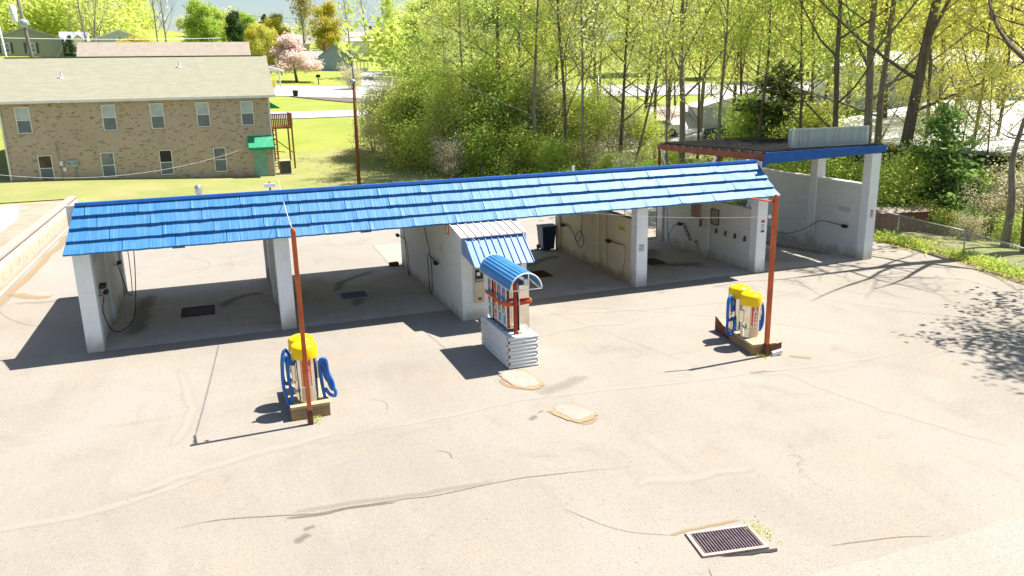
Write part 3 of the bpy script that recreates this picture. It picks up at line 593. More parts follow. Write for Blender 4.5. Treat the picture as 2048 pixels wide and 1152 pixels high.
brush('black brush on the equipment room wall nearest the front', 9.78, 1.7, 1.25, -1, -1, [(9.7, 1.7, 1.28), (9.66, 2.05, 1.3), (9.66, 2.02, .7), (9.65, 1.98, .2), (9.64, 1.72, .1), (9.65, 1.62, .4), (9.66, 1.68, 1.2), (9.68, 2.3, 2.0), (9.7, 3.0, 2.72)], .55)
brush('black brush and ochre hose on the cream wall near the front', 16.15, 1.1, 1.22, -1, 1, [(16.05, 1.1, 1.24), (16.0, .7, 1.24), (15.98, .62, .9), (15.97, .8, .3), (15.97, 1.15, .03), (15.97, 1.7, .15), (16.0, 1.95, .6), (16.02, 2.05, 1.7), (16.05, 2.1, 2.72)], .75, 'yhose')if False else None
M['yhose'] = pm('ochre_hose', (.30, .20, .06), (.36, .14, .06), 3, .6)
brush('black brush and ochre hose on the cream wall near the front', 16.15, 1.1, 1.22, -1, 1, [(16.05, 1.1, 1.24), (16.0, .7, 1.24), (15.98, .62, .9), (15.97, .8, .3), (15.97, 1.15, .03), (15.97, 1.7, .15), (16.0, 1.95, .6), (16.02, 2.05, 1.7), (16.05, 2.1, 2.72)], .75, 'yhose')
brush('rust brown brush with a looped hose at the back of the cream wall', 16.15, 5.3, 1.16, -1, 1, [(16.05, 5.2, 1.14), (16.0, 4.7, .95), (15.97, 4.2, .6), (15.98, 3.9, .65), (15.98, 3.8, 1.0), (15.98, 4.2, 1.15), (15.97, 4.5, .85), (15.98, 4.3, .75), (16.0, 4.05, 1.1), (16.02, 4.0, 2.0), (16.05, 4.0, 2.72)], .4)
brush('black brush with a dark hose at the back of the fourth bay wall', 20.79, 4.6, .98, -1, .5, [(20.7, 4.7, .98), (20.62, 5.1, .85), (20.6, 5.45, .45), (20.6, 5.5, .1), (20.6, 5.55, .5), (20.62, 5.7, 1.5), (20.65, 5.8, 2.6)], .3)
brush('black brush at the front end of the arm on the far right bay wall', 25.5, 1.95, 1.12, -1, -1, [(25.4, 1.95, 1.14), (25.2, 2.2, 1.1), (24.8, 2.8, .65), (24.5, 3.6, .5), (24.2, 4.4, .95), (23.9, 5.0, 1.7), (23.7, 5.3, 2.6), (23.6, 5.4, 3.9)], .9)
e = empty('hanging_hose', (22.3, 4.5, 0), 0, 'dark hose with a white nozzle hanging in the far right bay', 'hose')
b = MB(); b.tube(bez([(-.3, 0, 3.9), (-.35, 0, 2.2), (-.4, 0, .6), (-.2, 0, .42), (.0, 0, .6), (.05, 0, 1.6), (0, 0, 2.2)]), .016, 6); b.build('hose', M['black'], e)
b = MB(); b.lathe((-.4, 0, .35), [(.02, 0), (.03, .05), (.02, .16)], 8); b.build('nozzle', M['white'], e)
e = empty('hose_reel_disc', (20.79, 3.75, .42), 0, 'small round grey fitting low on the fourth bay wall', 'fitting')
b = MB(); b.tube([(0, 0, 0), (-.05, 0, 0)], .07, 14); b.build('disc', M['steelp'], e); b = MB(); b.tube([(-.05, 0, 0), (-.08, 0, 0)], .025, 8); b.build('hub', M['dgrey'], e)
e = empty('wall_ladder', (20.78, 4.1, .4), 0, 'short rusty bracket leaning on the fourth bay wall', 'bracket')
b = MB(); b.beam((-.03, -.05, 0), (-.03, .42, .55), .02); b.beam((-.03, .06, -.03), (-.03, .53, .5), .02)
b.build('rail', M['rustd'], e); b = MB()
for k in range(4): b.beam((-.03, .02 + .12 * k, .05 + .14 * k), (-.03, .10 + .12 * k, .02 + .14 * k), .02)
b.build('rung', M['rustd'], e)
# cable run above the cream wall
e = empty('pipe_run', (16.26, 2.0, 2.15), 0, 'dark pipe with brackets along the top of the cream wall', 'pipe')
b = MB(); b.tube([(0, -1.6, .03), (0, .9, .03)], .018, 6); b.build('pipe', M['rustiron'], e)
b = MB(); b.tube([(0, -.8, .03), (0, -.8, .2), (0, -.2, .42)], .012, 6); b.tube([(0, .4, .03), (0, .4, .2), (0, .9, .42)], .012, 6); b.build('bracket', M['rustiron'], e)
# floor drains
def grate(name, label, cx, cy, w, d, fm, bm, rot=0, nb=14, group=None, z=.012, fw=.045, along='y'):
    e = empty(name, (cx, cy, z), rot, label, 'drain', group)
    b = MB(); b.box(-w / 2, w / 2, -d / 2, d / 2, -.004, 0); b.build('pit', M['black'], e)
    b = MB()
    for a in ((-w / 2 - fw, w / 2 + fw, -d / 2 - fw, -d / 2), (-w / 2 - fw, w / 2 + fw, d / 2, d / 2 + fw), (-w / 2 - fw, -w / 2, -d / 2, d / 2), (w / 2, w / 2 + fw, -d / 2, d / 2)): b.box(*a, -.003, .022)
    b.build('frame', fm, e)
    b = MB()
    for k in range(nb):
        x = -w / 2 + w * (k + .5) / nb; b.box(x - w / nb * .22, x + w / nb * .22, -d / 2, d / 2, .002, .018)
    b.build('bars', bm, e); return e
g_ = 'floor drains in the wash bays'
grate('floor_drain', 'rusty brown slotted drain in the floor of the leftmost bay', 2.65, 3.0, .86, .95, M['rustiron'], M['rustiron'], 0, 16, g_)
grate('floor_drain', 'dark drain with pale frame in the second bay floor', 7.36, 2.85, .8, .82, M['silverframe'], M['dgrey'], 0, 16, g_)
grate('floor_drain', 'reddish drain in the third bay right of the equipment room', 13.9, 2.95, .5, .8, M['rustd'], M['rustd'], 0, 10, g_)
grate('floor_drain', 'black drain in the shaded fourth bay floor', 18.4, 3.0, .6, .8, M['black'], M['black'], 0, 12, g_)
dr = grate('storm_drain', 'large pinkish steel storm grate sunk in the asphalt at lower right', 10.1, -13.46, .92, .52, M['ironp'], pm('dark_plum_bars', (.10, .075, .09), (.16, .12, .13), 9, .6), R_(-9), 20, None, .012, .055)
b = MB(); b.add([(-.3, -.335, .001), (.62, -.34, .001), (.60, -.40, .001), (.5, -.415, .001), (.35, -.395, .001), (.2, -.41, .001), (.05, -.385, .001), (-.1, -.37, .001)], [tuple(range(8))]); b.build('broken_edge', M['black'], dr)

# ------------------------------------------------------------------ plants: leaves as many small faces
def leaf_mesh(name, C, size, seed, m, flat=0.):
    rg = np.random.default_rng(seed); n = len(C); C = np.asarray(C)
    nn = rg.normal(size=(n, 3)) + np.array([.45, -.3, .85]); nn /= np.linalg.norm(nn, axis=1)[:, None]      # leaves turn towards the light
    a = np.cross(nn, rg.normal(size=(n, 3))); a /= np.linalg.norm(a, axis=1)[:, None]; t = nn
    if flat: a = rg.normal(size=(n, 3)) * np.array([.5, .5, 1.]); a /= np.linalg.norm(a, axis=1)[:, None]; t = rg.normal(size=(n, 3))
    u = np.cross(a, t); u /= np.linalg.norm(u, axis=1)[:, None]; s = size * rg.uniform(.55, 1.35, n)[:, None]
    w = s * rg.uniform(.45, .8, n)[:, None]
    V = np.stack([C - a * s, C + u * w - a * s * .1, C + a * s, C - u * w + a * s * .15], 1).reshape(-1, 3)
    me = bpy.data.meshes.new(name); me.vertices.add(4 * n); me.vertices.foreach_set('co', V.ravel().astype(np.float32))
    me.loops.add(4 * n); me.loops.foreach_set('vertex_index', np.arange(4 * n, dtype=np.int32)); me.polygons.add(n)
    me.polygons.foreach_set('loop_start', np.arange(0, 4 * n, 4, dtype=np.int32)); me.polygons.foreach_set('loop_total', np.full(n, 4, dtype=np.int32))
    me.update(calc_edges=True); me.validate(); me.materials.append(m); return me
def skeleton(seed, h, r0, lean=(0, 0), fork=.35, nl=9, spread=.45, up_=.6, depth=3, wob=.06, crown0=.3, multi=1, taper=.85):
    """branches as (points, radii); twig anchors for the leaves"""
    rg = random.Random(seed); br = []; an = []
    def grow(p, d, L, r, lv):
        n = 7 if lv == 0 else 5 if lv == 1 else 4; P = [p.copy()]; Rr = [r]; q = p.copy(); dd = d.copy()
        for i in range(n):
            dd = (dd + Vector((rg.uniform(-1, 1), rg.uniform(-1, 1), rg.uniform(-.4, .8))) * (wob if lv == 0 else .20) + Vector((0, 0, .10 * up_ if lv else .02))).normalized()
            q = q + dd * (L / n); P.append(q.copy()); Rr.append(r * (1 - taper * (i + 1) / n) if lv else r * (1 - taper * ((i + 1) / n) ** 1.1))
        br.append((P, Rr, lv))
        if lv >= depth:
            an.extend(P[1:]); return
        if lv == depth - 1: an.extend(P[2:])
        k = nl if lv == 0 else rg.randint(4, 6) if lv == 1 else rg.randint(2, 4)
        for j in range(k):
            f = (crown0 + (1 - crown0) * (j + rg.uniform(0, .8)) / k) if lv == 0 else rg.uniform(.25, 1)
            f = min(f, .99); i = int(f * n); g = f * n - i; s = P[i].lerp(P[i + 1], g); rr = Rr[i] * (1 - g) + Rr[i + 1] * g
            az = j * 2.4 + rg.uniform(-.6, .6) if lv == 0 else rg.uniform(0, 6.28)
            side = Vector((math.cos(az), math.sin(az), 0)); nd = (side * spread * rg.uniform(.7, 1.3) + dd.lerp(Vector((0, 0, 1)), .5) * up_ * rg.uniform(.5, 1.1)).normalized()
            nL = (h * .40 * (1.15 - f * .75) if lv == 0 else L * rg.uniform(.38, .62)) * rg.uniform(.8, 1.15)
            grow(s, nd, nL, min(rr * .5, r * (.34 if lv == 0 else .5)), lv + 1)
    for k in range(multi):
        d = Vector((lean[0] + (rg.uniform(-.28, .28) if multi > 1 else 0), lean[1] + (rg.uniform(-.28, .28) if multi > 1 else 0), 1)).normalized()
        grow(Vector((rg.uniform(-.2, .2) * (multi > 1), rg.uniform(-.2, .2) * (multi > 1), -.15)), d, h * (1 if multi == 1 else rg.uniform(.7, 1)), r0, 0)
    return br, an
def wood_mesh(name, br, m, minr=.008):
    b = MB()
    for P, Rr, lv in br:
        b.tube(P, [max(q, minr) for q in Rr], 9 if lv == 0 else 6 if lv == 1 else 4 if lv == 2 else 3, cap=(lv == 0))
    me = bpy.data.meshes.new(name); me.from_pydata(b.v, [], b.f); me.update(); me.polygons.foreach_set('use_smooth', b.sm); me.materials.append(m); return me
PROTO = {}
def proto(key, seed, h, r0, leafm, bark, dens, sig, size, cull=0, **k):
    br, an = skeleton(seed, h, r0, **k); rg = np.random.default_rng(seed + 7)
    me_w = wood_mesh('trunk', br, M[bark]); me_l = None
    if leafm:
        A = np.array([tuple(a) for a in an]); keep = rg.random(len(A)) > cull; A = A[keep]
        # uneven clumps: every anchor gets its own number of leaves
        cnt = rg.poisson(dens * rg.gamma(1.6, 1 / 1.6, len(A))); C = np.repeat(A, cnt, 0) + rg.normal(size=(cnt.sum(), 3)) * sig
        C = C[C[:, 2] > .1]
        me_l = leaf_mesh('crown', C, size, seed, L[leafm])
    PROTO[key] = (me_w, me_l, h); return len(an)
def plant_tree(key, x, y, h, rz, name, label, cat, group=None, z=None, lean=(0, 0), leafm=None, wide=1.):
    mw, ml, h0 = PROTO[key]; s = h / h0
    e = empty(name, (x, y, (Hb(x, y) if z is None else z) - .05), rz, label, cat, group); e.scale = (s * wide, s * wide, s); e.rotation_euler = (lean[0], lean[1], rz)
    for nm, me in (('trunk', mw), ('crown', ml)):
        if me is None: continue
        o = bpy.data.objects.new(nm, me); COL.objects.link(o); o.parent = e
        if nm == 'crown' and leafm: o.material_slots[0].link = 'OBJECT'; o.material_slots[0].material = L[leafm]
    return e
proto('tallA', 11, 17, .19, 'lime', 'bark', 7.0, .34, .095, nl=13, spread=.7, up_=.5, crown0=.22)
proto('tallB', 12, 18, .22, 'yellow', 'bark', 8.5, .36, .095, nl=13, spread=.65, up_=.6, crown0=.25)
proto('tallC', 13, 16, .14, 'mid', 'barkpale', 6.5, .38, .092, nl=12, spread=.75, up_=.4, crown0=.12)
proto('bareA', 14, 17, .20, 'sage', 'barkpale', 1.6, .32, .10, nl=11, spread=.5, up_=.8, crown0=.25)
proto('bareB', 15, 15, .13, 'lime', 'barkpale', 2.2, .30, .10, nl=9, spread=.55, up_=.8, crown0=.3)
proto('slimA', 16, 15, .11, 'lime', 'bark', 6.0, .34, .09, nl=10, spread=.5, up_=.7, crown0=.2)
proto('bushA', 21, 4, .06, 'mid', 'twig', 7, .42, .08, nl=7, spread=.9, up_=.5, crown0=.05, multi=4, depth=2)
proto('bushB', 22, 4, .05, 'lime', 'twig', 6.5, .44, .08, nl=7, spread=.9, up_=.5, crown0=.05, multi=4, depth=2)
proto('bushD', 23, 4, .05, 'dry', 'twig', 4, .34, .065, nl=8, spread=1., up_=.5, crown0=.05, multi=5, depth=2)
proto('under', 44, 8, .07, 'lime', 'barkpale', 4.6, .36, .082, nl=16, spread=.85, up_=.55, crown0=.06, multi=2)
proto('underB', 45, 8, .06, 'lime', 'twig', 3.2, .34, .078, nl=15, spread=.7, up_=.7, crown0=.08, multi=3)
proto('round', 24, 9, .22, 'lime', 'bark', 20, .42, .15, nl=11, spread=.9, up_=.35, crown0=.15)
proto('dogwood', 25, 6, .16, 'pink', 'bark', 22, .30, .13, nl=10, spread=1.25, up_=.22, crown0=.16)
proto('winter', 26, 12, .20, None, 'barkpale', 0, .3, .1, nl=10, spread=.5, up_=.9, crown0=.3)
proto('budding', 27, 12, .22, 'orange', 'barkpale', 5, .4, .16, nl=10, spread=.6, up_=.7, crown0=.25)
def pine_proto(key, seed, h, leafm, layers, wid, n, size, r0=.12, droop=.1):
    rg = np.random.default_rng(seed); rr = random.Random(seed); br = [([Vector((0, 0, -.2)), Vector((0, 0, h * .5)), Vector((0, 0, h))], [r0, r0 * .6, .015], 0)]; C = []
    for i in range(layers):
        f = i / layers; z = h * (.10 + .88 * f); L_ = wid * (1 - f) ** .8 * rg.uniform(.75, 1.15) + .15
        for j in range(rg.integers(4, 7)):
            a = rg.uniform(0, 6.28); d = Vector((math.cos(a), math.sin(a), .25)); l = L_ * rg.uniform(.6, 1.1)
            P = [Vector((0, 0, z)), Vector((0, 0, z)) + d * l * .5, Vector((0, 0, z)) + Vector((d.x, d.y, .15)) * l]
            br.append((P, [r0 * .25 * (1 - f * .6), r0 * .14, .008], 2))
            m_ = int(n * l); t = rg.uniform(.15, 1.05, m_)[:, None]; base = np.array(P[0]) * (1 - t) + np.array(P[2]) * t
            C.append(base + rg.normal(size=(m_, 3)) * np.array([.13, .13, .08]) * (1 + l * .4))
    PROTO[key] = (wood_mesh('trunk', br, M['bark']), leaf_mesh('crown', np.concatenate(C), size, seed, L[leafm]), h)
pine_proto('pine', 31, 6, 'pine', 22, 2.2, 34, .11)
pine_proto('fir', 32, 10, 'dark', 24, 2.8, 42, .17)

# ------------------------------------------------------------------ everyday objects of the forecourt
def rust_pole(name, label, x, y, h, w, lean, armdir, group):
    e = empty(name, (x, y, 0), 0, label, 'pole', group)
    b = MB(); b.beam((0, 0, 0), (lean[0], lean[1], h), w); b.build('shaft', M['rust'], e, .006)
    b = MB(); b.box(-w / 2 - .01, w / 2 + .01, -w / 2 - .01, w / 2 + .01, 0, .32); b.build('sleeve', M['rustd'], e, .004)
    b = MB(); b.tube([(lean[0], lean[1], h - .12), (lean[0] + armdir[0], lean[1] + armdir[1], h - .02)], .022, 8); b.build('arm', M['rust'], e)
    b = MB(); b.lathe((lean[0] + armdir[0] * .2, lean[1] + armdir[1] * .2, h - .5), [(.02, 0), (.035, .03), (.035, .07), (.015, .09)], 8); b.build('insulator', M['white'], e)
    b = MB(); b.lathe((lean[0], lean[1], h), [(w * .55, -.02), (w * .6, .0), (w * .3, .05)], 10); b.build('cap', M['rust'], e)
    return e
rust_pole('light_pole', 'rusty orange pole in front of the single vacuum at left', 4.88, -6.79, 3.96, .085, (-.0, 0), (.02, .45), 'rusty poles at the vacuum islands')
rust_pole('light_pole', 'rusty orange pole beside the twin vacuums at right', 15.71, -7.09, 3.90, .095, (0, 0), (-.62, .12), 'rusty poles at the vacuum islands')

def island(name, label, x0, x1, y0, y1, h, m, rusty=False, rz=0):
    e = empty(name, ((x0 + x1) / 2, (y0 + y1) / 2, 0), rz, label, 'vacuum base', 'brick vacuum islands'); w = (x1 - x0) / 2; d = (y1 - y0) / 2
    # an empty cannot carry brick coordinates, the brick texture uses true position
    b = MB(); b.box(-w, w, -d, d, 0, h - .06); b.build('brick_base', m, e, .006)
    b = MB(); b.box(-w - .008, w + .008, -d - .008, d + .008, h - .06, h); b.build('slab_top', pm('tan_slab', (.50, .38, .24), (.40, .28, .17), 6, .9), e, .006)
    if rusty:
        b = MB(); b.prism([(-w - .014, d + .01, 0), (-w - .014, d + .01, h + .12), (-w - .014, d * .72, h + .05), (-w - .014, d * .35, h - .06), (-w - .014, d * .2, 0)], (.006, 0, 0)); b.build('edge_plate', M['rustd'], e)
        b = MB(); b.prism([(w - .15, -d - .05, .05), (w + .12, -d - .05, .05), (w + .12, -d - .05, h + .02), (w - .15, -d - .05, h - .04)], (0, .01, 0)); b.build('edge_plate', M['rustd'], e)
        b = MB(); b.obox((w * .9, -d - .12, .07), (.14, .02, .02), (0, .05, 0), (0, 0, .05)); b.build('loose_block', M['white'], e, .01)
    return e
island('vacuum_island', 'tan block vacuum base under the single vacuum at left', 4.54, 5.32, -6.5, -4.75, .30, M['graybrick'])
island('vacuum_island', 'dark brick vacuum base with a rusty edge under the twin vacuums', 15.60, 16.22, -7.0, -4.90, .28, M['graybrick'], True, R_(-10))

def text_mesh(s, size, m, name='lettering', ext=.001, sx=1.0):
    cu = bpy.data.curves.new(name, 'FONT'); cu.body = s; cu.size = size; cu.align_x = 'CENTER'; cu.align_y = 'CENTER'; cu.offset = .004 * size / .1; cu.extrude = ext
    o = bpy.data.objects.new('tmp', cu); COL.objects.link(o); dg = bpy.context.evaluated_depsgraph_get(); me = bpy.data.meshes.new_from_object(o.evaluated_get(dg))
    bpy.data.objects.remove(o); me.materials.clear(); me.materials.append(m); me.name = name
    for v in me.vertices: v.co.x *= sx
    return me
def vacuum(label, x, y, z, hb, r, az, loops, detail=True):
    e = empty('vacuum_machine', (x, y, z), 0, label, 'vacuum', 'coin vacuums with yellow caps')
    b = MB(); b.lathe((0, 0, 0), [(r, 0), (r, .012), (r * .985, .02), (r * .985, hb)], 32); b.build('canister', M['stain'], e)
    rc = r * 1.16; b = MB(); b.lathe((0, 0, hb - .02), [(rc, 0), (rc * 1.01, .02), (rc, .20), (rc * .97, .235), (rc * .86, .27), (rc * .6, .30), (rc * .3, .315), (.004, .32)], 32, cap=False); b.build('cap', M['yellow'], e)
    # curved decal
    def arc(r_, a0, a1, z0, z1, m, nm, par=e):
        b = MB(); n = 8; vs = []; fs = []
        for i in range(n + 1):
            a = a0 + (a1 - a0) * i / n
            for zz in (z0, z1): vs.append((r_ * math.cos(a), r_ * math.sin(a), zz))
            if i: fs.append((2 * i - 2, 2 * i, 2 * i + 1, 2 * i - 1))
        b.add(vs, fs, True); return b.build(nm, m, par)
    w = .095 / r
    dec = arc(r * .985 + .002, az - w, az + w, hb * .36, hb * .985, M['orangesticker'], 'decal')
    arc(r * .985 + .003, az - w * 1.28, az - w * 1.12, hb * .36, hb * .985, M['orangesticker'], 'decal_stripe')
    for k, ch in enumerate('VACUUM'):
        me = text_mesh(ch, .135 * hb / .9, M['white'], 'letter', .0008, 1.25); o = bpy.data.objects.new('letter', me); COL.objects.link(o); o.parent = dec
        zz = hb * (.93 - k * .102); a = az; rr = r * .985 + .006
        o.matrix_local = Matrix.Translation((rr * math.cos(a), rr * math.sin(a), zz)) @ Matrix.Rotation(a + math.pi / 2, 4, 'Z') @ Matrix.Rotation(math.pi / 2, 4, 'X')
    arc(r * .985 + .004, az - w * 1.4, az + w * .9, hb * .03, hb * .33, M['beige'], 'access_panel')
    # side box and valve
    for s in (-1, 1):
        b = MB(); b.box(s * (r + .02) - .035, s * (r + .02) + .035, -.05, .05, hb * .45, hb * .82); b.build('coin_case', M['stain'], e, .008)
    b = MB(); b.tube([(-r * .8, -.1, .2), (-r - .08, -.12, .34)], .02, 8); b.tube([(-r - .08, -.12, .34), (-r - .02, -.2, .22)], .014, 8); b.build('clamp', M['steel'], e)
    for P in loops:
        b = MB(); b.tube(bez(P, 8), .037, 8); b.build('hose', M['hose'], e)
    return e
r = .232
vacuum('single visible front vacuum with yellow cap behind the left rusty pole', 4.93, -6.13, .30, .95, r, R_(-90),
    [[(-r, 0, .75), (-r - .13, -.05, 1.0), (-r - .22, -.08, .85), (-r - .24, -.1, .35), (-r - .16, -.14, -.05), (-r - .1, -.15, .15), (-r - .13, -.1, .6), (-r - .10, -.05, .93), (-r - .05, 0, .8)],
     [(r + .10, -.08, -.02), (r + .06, -.08, .35), (r + .05, -.08, .70), (r + .08, -.08, .84), (r + .12, -.08, .80), (r + .13, -.1, .5), (r + .22, -.1, .30), (r + .32, -.1, .12), (r + .30, -.12, .02), (r + .2, -.1, .06), (r + .12, -.1, .20)],
     [(r + .05, -.12, .80), (r + .12, -.15, .87), (r + .17, -.15, .82), (r + .20, -.15, .55), (r + .27, -.15, .35), (r + .28, -.15, .18), (r + .22, -.15, .25), (r + .15, -.14, .6), (r + .08, -.12, .82)]])
vacuum('rear vacuum hidden behind the front one on the left island', 4.93, -5.58, .30, .93, r, R_(-50),
    [[(-r, 0, .75), (-r - .12, -.05, .95), (-r - .2, -.1, .7), (-r - .2, -.1, .3), (-r - .1, -.1, .25), (-r - .1, -.05, .8), (-r, 0, .6)]])
vacuum('front vacuum of the twin pair at right with VACUUM lettering', 15.80, -6.28, .28, .84, r, R_(-96),
    [[(r, .05, .75), (r + .1, 0, .8), (r + .16, 0, .5), (r + .14, 0, .2), (r + .05, 0, .1), (r + .08, 0, .4), (r + .02, 0, .62)]])
vacuum('rear vacuum of the twin pair at right with a blue hose looped on its left', 15.90, -5.66, .28, .86, r, R_(-20),
    [[(-r, -.1, .78), (-r - .14, -.15, .93), (-r - .24, -.2, .8), (-r - .25, -.22, .3), (-r - .26, -.24, .02), (-r - .16, -.26, -.06), (-r - .06, -.24, .1), (-r - .06, -.2, .35), (-r - .16, -.18, .30), (-r - .22, -.18, .4), (-r - .18, -.15, .8), (-r - .08, -.12, .9), (-r - .03, -.1, .5)]])

# vending island: log base, cabinets, guard bar, barrel canopy
st = empty('log_planter', (9.98, -4.46, 0), 0, 'stacked white timber base under the vending cabinets', 'base')
b = MB(); be = MB(); bt = MB(); LX0, LX1, LY0, LY1 = -.33, .36, -.98, .98
for k in range(9):
    z = .045 + k * .088; ex = .05 if k % 2 == 0 else .0; ey = .0 if k % 2 == 0 else .05
    for s in (LX0, LX1): b.tube([(s, LY0 - ey + .02, z), (s, LY1 + ey, z)], .041 + .002 * (k % 3), 8)
    for s in (LY0, LY1): b.tube([(LX0 - ex + .02, s, z), (LX1 + ex, s, z)], .045, 8)
    if k % 2: 
        for s in (LX0, LX1): be.tube([(s, LY0 - ey - .004 + .02, z), (s, LY0 - ey + .02, z)], .036, 8)
    else:
        be.tube([(LX0 - ex - .004 + .02, LY0, z), (LX0 - ex + .02, LY0, z)], .036, 8)
b.build('timbers', M['whitelog'], st); be.build('timber_ends', M['woodend'], st)
MB().box(LX0 + .01, LX1 - .01, LY0 + .01, LY1 - .01, .0, .70).build('gap_shade_box', M['woodend'], st); bt.box(LX0 + .04, LX1 - .04, LY0 + .04, LY1 - .04, .70, .775); bt.build('top_fill', M['whitelog'], st)  # dark filler box inside paints the shade between the timbers
cols = [('bluesticker', 'stainless vending cabinet with a blue front, rearmost of the island row'), ('redsticker', 'stainless vending cabinet with a red and white front, second in the island row'), ('bluesticker', 'stainless vending cabinet with blue and white front, third in the island row'), ('redsticker', 'stainless vending cabinet nearest the camera in the island row')]
for k, (cm, lab) in enumerate(cols):
    yc = -3.86 - k * .33; xo = -.03 if k == 0 else 0
    e = empty('vending_cabinet', (9.80 + xo, yc, .78), 0, lab, 'vending machine', 'vending cabinets on the timber base')
    b = MB(); b.box(-.03, .25, -.135, .135, .06, 1.14); b.build('case', M['stain'], e, .008)
    b = MB(); b.box(-.038, -.0305, -.115, .115, .45, 1.10); b.box(-.038, -.0305, -.115, .115, .12, .42); b.build('front_panel', M['white'], e)
    for q_ in ((-.10, .10, .66, 1.06), (-.10, .06, .16, .38)): MB().box(-.043, -.0385, *q_).build('picture', M[cm] if k != 3 else M['bluesticker'], e)
    for q_ in ((-.08, .08, .88, .98), (-.05, .09, .50, .60)): MB().box(-.046, -.0435, *q_).build('picture_band', RED if k != 1 else M['orangesticker'], e)
    b = MB(); b.box(-.06, -.0385, -.07, .03, .46, .56); b.build('coin_slot', M['steel'], e, .004)
    b = MB(); b.tube([(-.03, .0, .03), (-.14, .0, .03)], .016, 8); b.build('pipe', M['steel'], e)
    b = MB(); b.box(.0, .2, -.12, .12, 0, .06); b.build('foot', M['dgrey'], e)
for k in range(2):
    e = empty('vending_cabinet', (10.20, -4.15 - k * .62, .78), 0, ['stainless cabinet backing the vending row, farther from the camera', 'stainless cabinet backing the vending row, beside the dark red post'][k], 'vending machine', 'vending cabinets on the timber base')
    b = MB(); b.box(-.13, .13, -.29, .29, .0, 1.14); b.build('case', M['stain'], e, .008)
    b = MB(); b.box(.131, .138, -.25, .25, .1, 1.08); b.build('front_panel', M['beige'], e)
e = empty('guard_rail', (9.98, -4.4, 0), 0, 'orange red guard bar looped round the vending cabinets on a dark red post', 'guard rail')
b = MB(); zz = 1.52
pts = [(-.32, .62, zz), (-.32, -.55, zz - .02), (-.26, -.74, zz - .02), (0, -.78, zz - .02), (.34, -.76, zz), (.40, -.66, zz), (.40, -.3, zz)]
for i in range(len(pts) - 1): b.beam(pts[i], pts[i + 1], .035, .085)
b.build('bar', M['redbar'], e, .006)
b = MB(); b.beam((-.08, -.84, .72), (-.08, -.84, 2.05), .075); b.build('post', M['redpost'], e, .006)
b = MB(); b.tube([(.02, -.86, .78), (.02, -.86, 1.6), (-.03, -.86, 2.05)], .012, 6); b.build('conduit', M['wirew'], e); b = MB(); b.obox((.02, -.86, .80), (.05, 0, 0), (0, .05, 0), (0, 0, .045)); b.build('junction_box', M['beige'], e, .006)
can = empty('canopy', (10.04, -4.5, 1.95), 0, 'ribbed blue barrel vault canopy above the vending cabinets', 'canopy')
b = MB(); n = 56; V = []; F = []
for i in range(n + 1):
    a = math.pi * i / n; rr = .385 + .009 * (1 if (i // 2) % 2 else -1)
    for y in (-1.12, 1.12): V.append((-rr * math.cos(a), y, rr * math.sin(a)))
    if i: F.append((2 * i - 2, 2 * i - 1, 2 * i + 1, 2 * i))
b.add(V, F); o = b.build('vault', pm('blue_vault_paint', (.05, .22, .52), (.09, .30, .58), 3, .3, stretch=(1, .3, 1)), can); sd_ = o.modifiers.new('solid', 'SOLIDIFY'); sd_.thickness = .006
b = MB()
for y in (-1.13, 1.13):
    P = [(-.385 * math.cos(math.pi * i / 20), y, .385 * math.sin(math.pi * i / 20)) for i in range(21)]; b.tube(P, .017, 6); b.tube([(-.385, y, 0), (.385, y, 0)], .015, 6)
    b.tube([(.06, y, 0), (.06, y, .37)], .014, 6); b.tube([(.06, y, .28), (.34, y, 0)], .010, 6)
for s in (-.385, .385): b.tube([(s, -1.13, 0), (s, 1.13, 0)], .014, 6)
b.build('frame', M['white'], can)
b = MB(); b.box(-.02, .09, -1.10, -1.0, .08, .24); b.build('light_box', M['white'], can, .005)
# coin machine on the room front
e = empty('coin_machine', (10.28, -1.272, .50), 0, 'tall beige coin machine with black head on the equipment room front', 'coin machine')
b = MB(); b.box(-.15, .15, -.05, 0, 0, 1.02); b.build('panel', M['beige'], e, .006)
b = MB(); b.box(-.115, .115, -.062, -.0505, .62, .98); b.build('head', M['black'], e, .004)
b = MB(); b.box(-.07, .03, -.07, -.0625, .80, .90); b.build('bill_slot', M['white'], e, .003)
b = MB(); b.box(-.1, .1, -.066, -.0625, .645, .70); b.build('label_strip', M['steelp'], e)
b = MB(); b.box(-.04, .05, -.09, -.0505, .09, .15); b.build('coin_cup', M['woodend'], e, .005)
# trash bin
e = empty('trash_bin', (15.72, 6.72, 0), 0, 'navy wheeled bin behind the third bay near the cream wall', 'bin')
b = MB(); b.add([(-.24, -.25, .06), (.24, -.25, .06), (.24, .25, .06), (-.24, .25, .06), (-.29, -.32, .95), (.29, -.32, .95), (.29, .32, .95), (-.29, .32, .95)], [(3, 2, 1, 0), (0, 1, 5, 4), (1, 2, 6, 5), (2, 3, 7, 6), (3, 0, 4, 7), (4, 5, 6, 7)]); b.build('body', M['bin'], e, .015)
b = MB(); b.prism([(-.31, -.36, .95), (-.31, .33, .95), (-.31, .33, 1.0), (-.31, 0, 1.05), (-.31, -.36, 1.0)], (.62, 0, 0)); b.build('lid', M['bin'], e, .01)
for s in (-1, 1):
    b = MB(); b.tube([(s * .24, .26, .1), (s * .29, .26, .1)], .1, 14); b.build('wheel', M['black'], e)
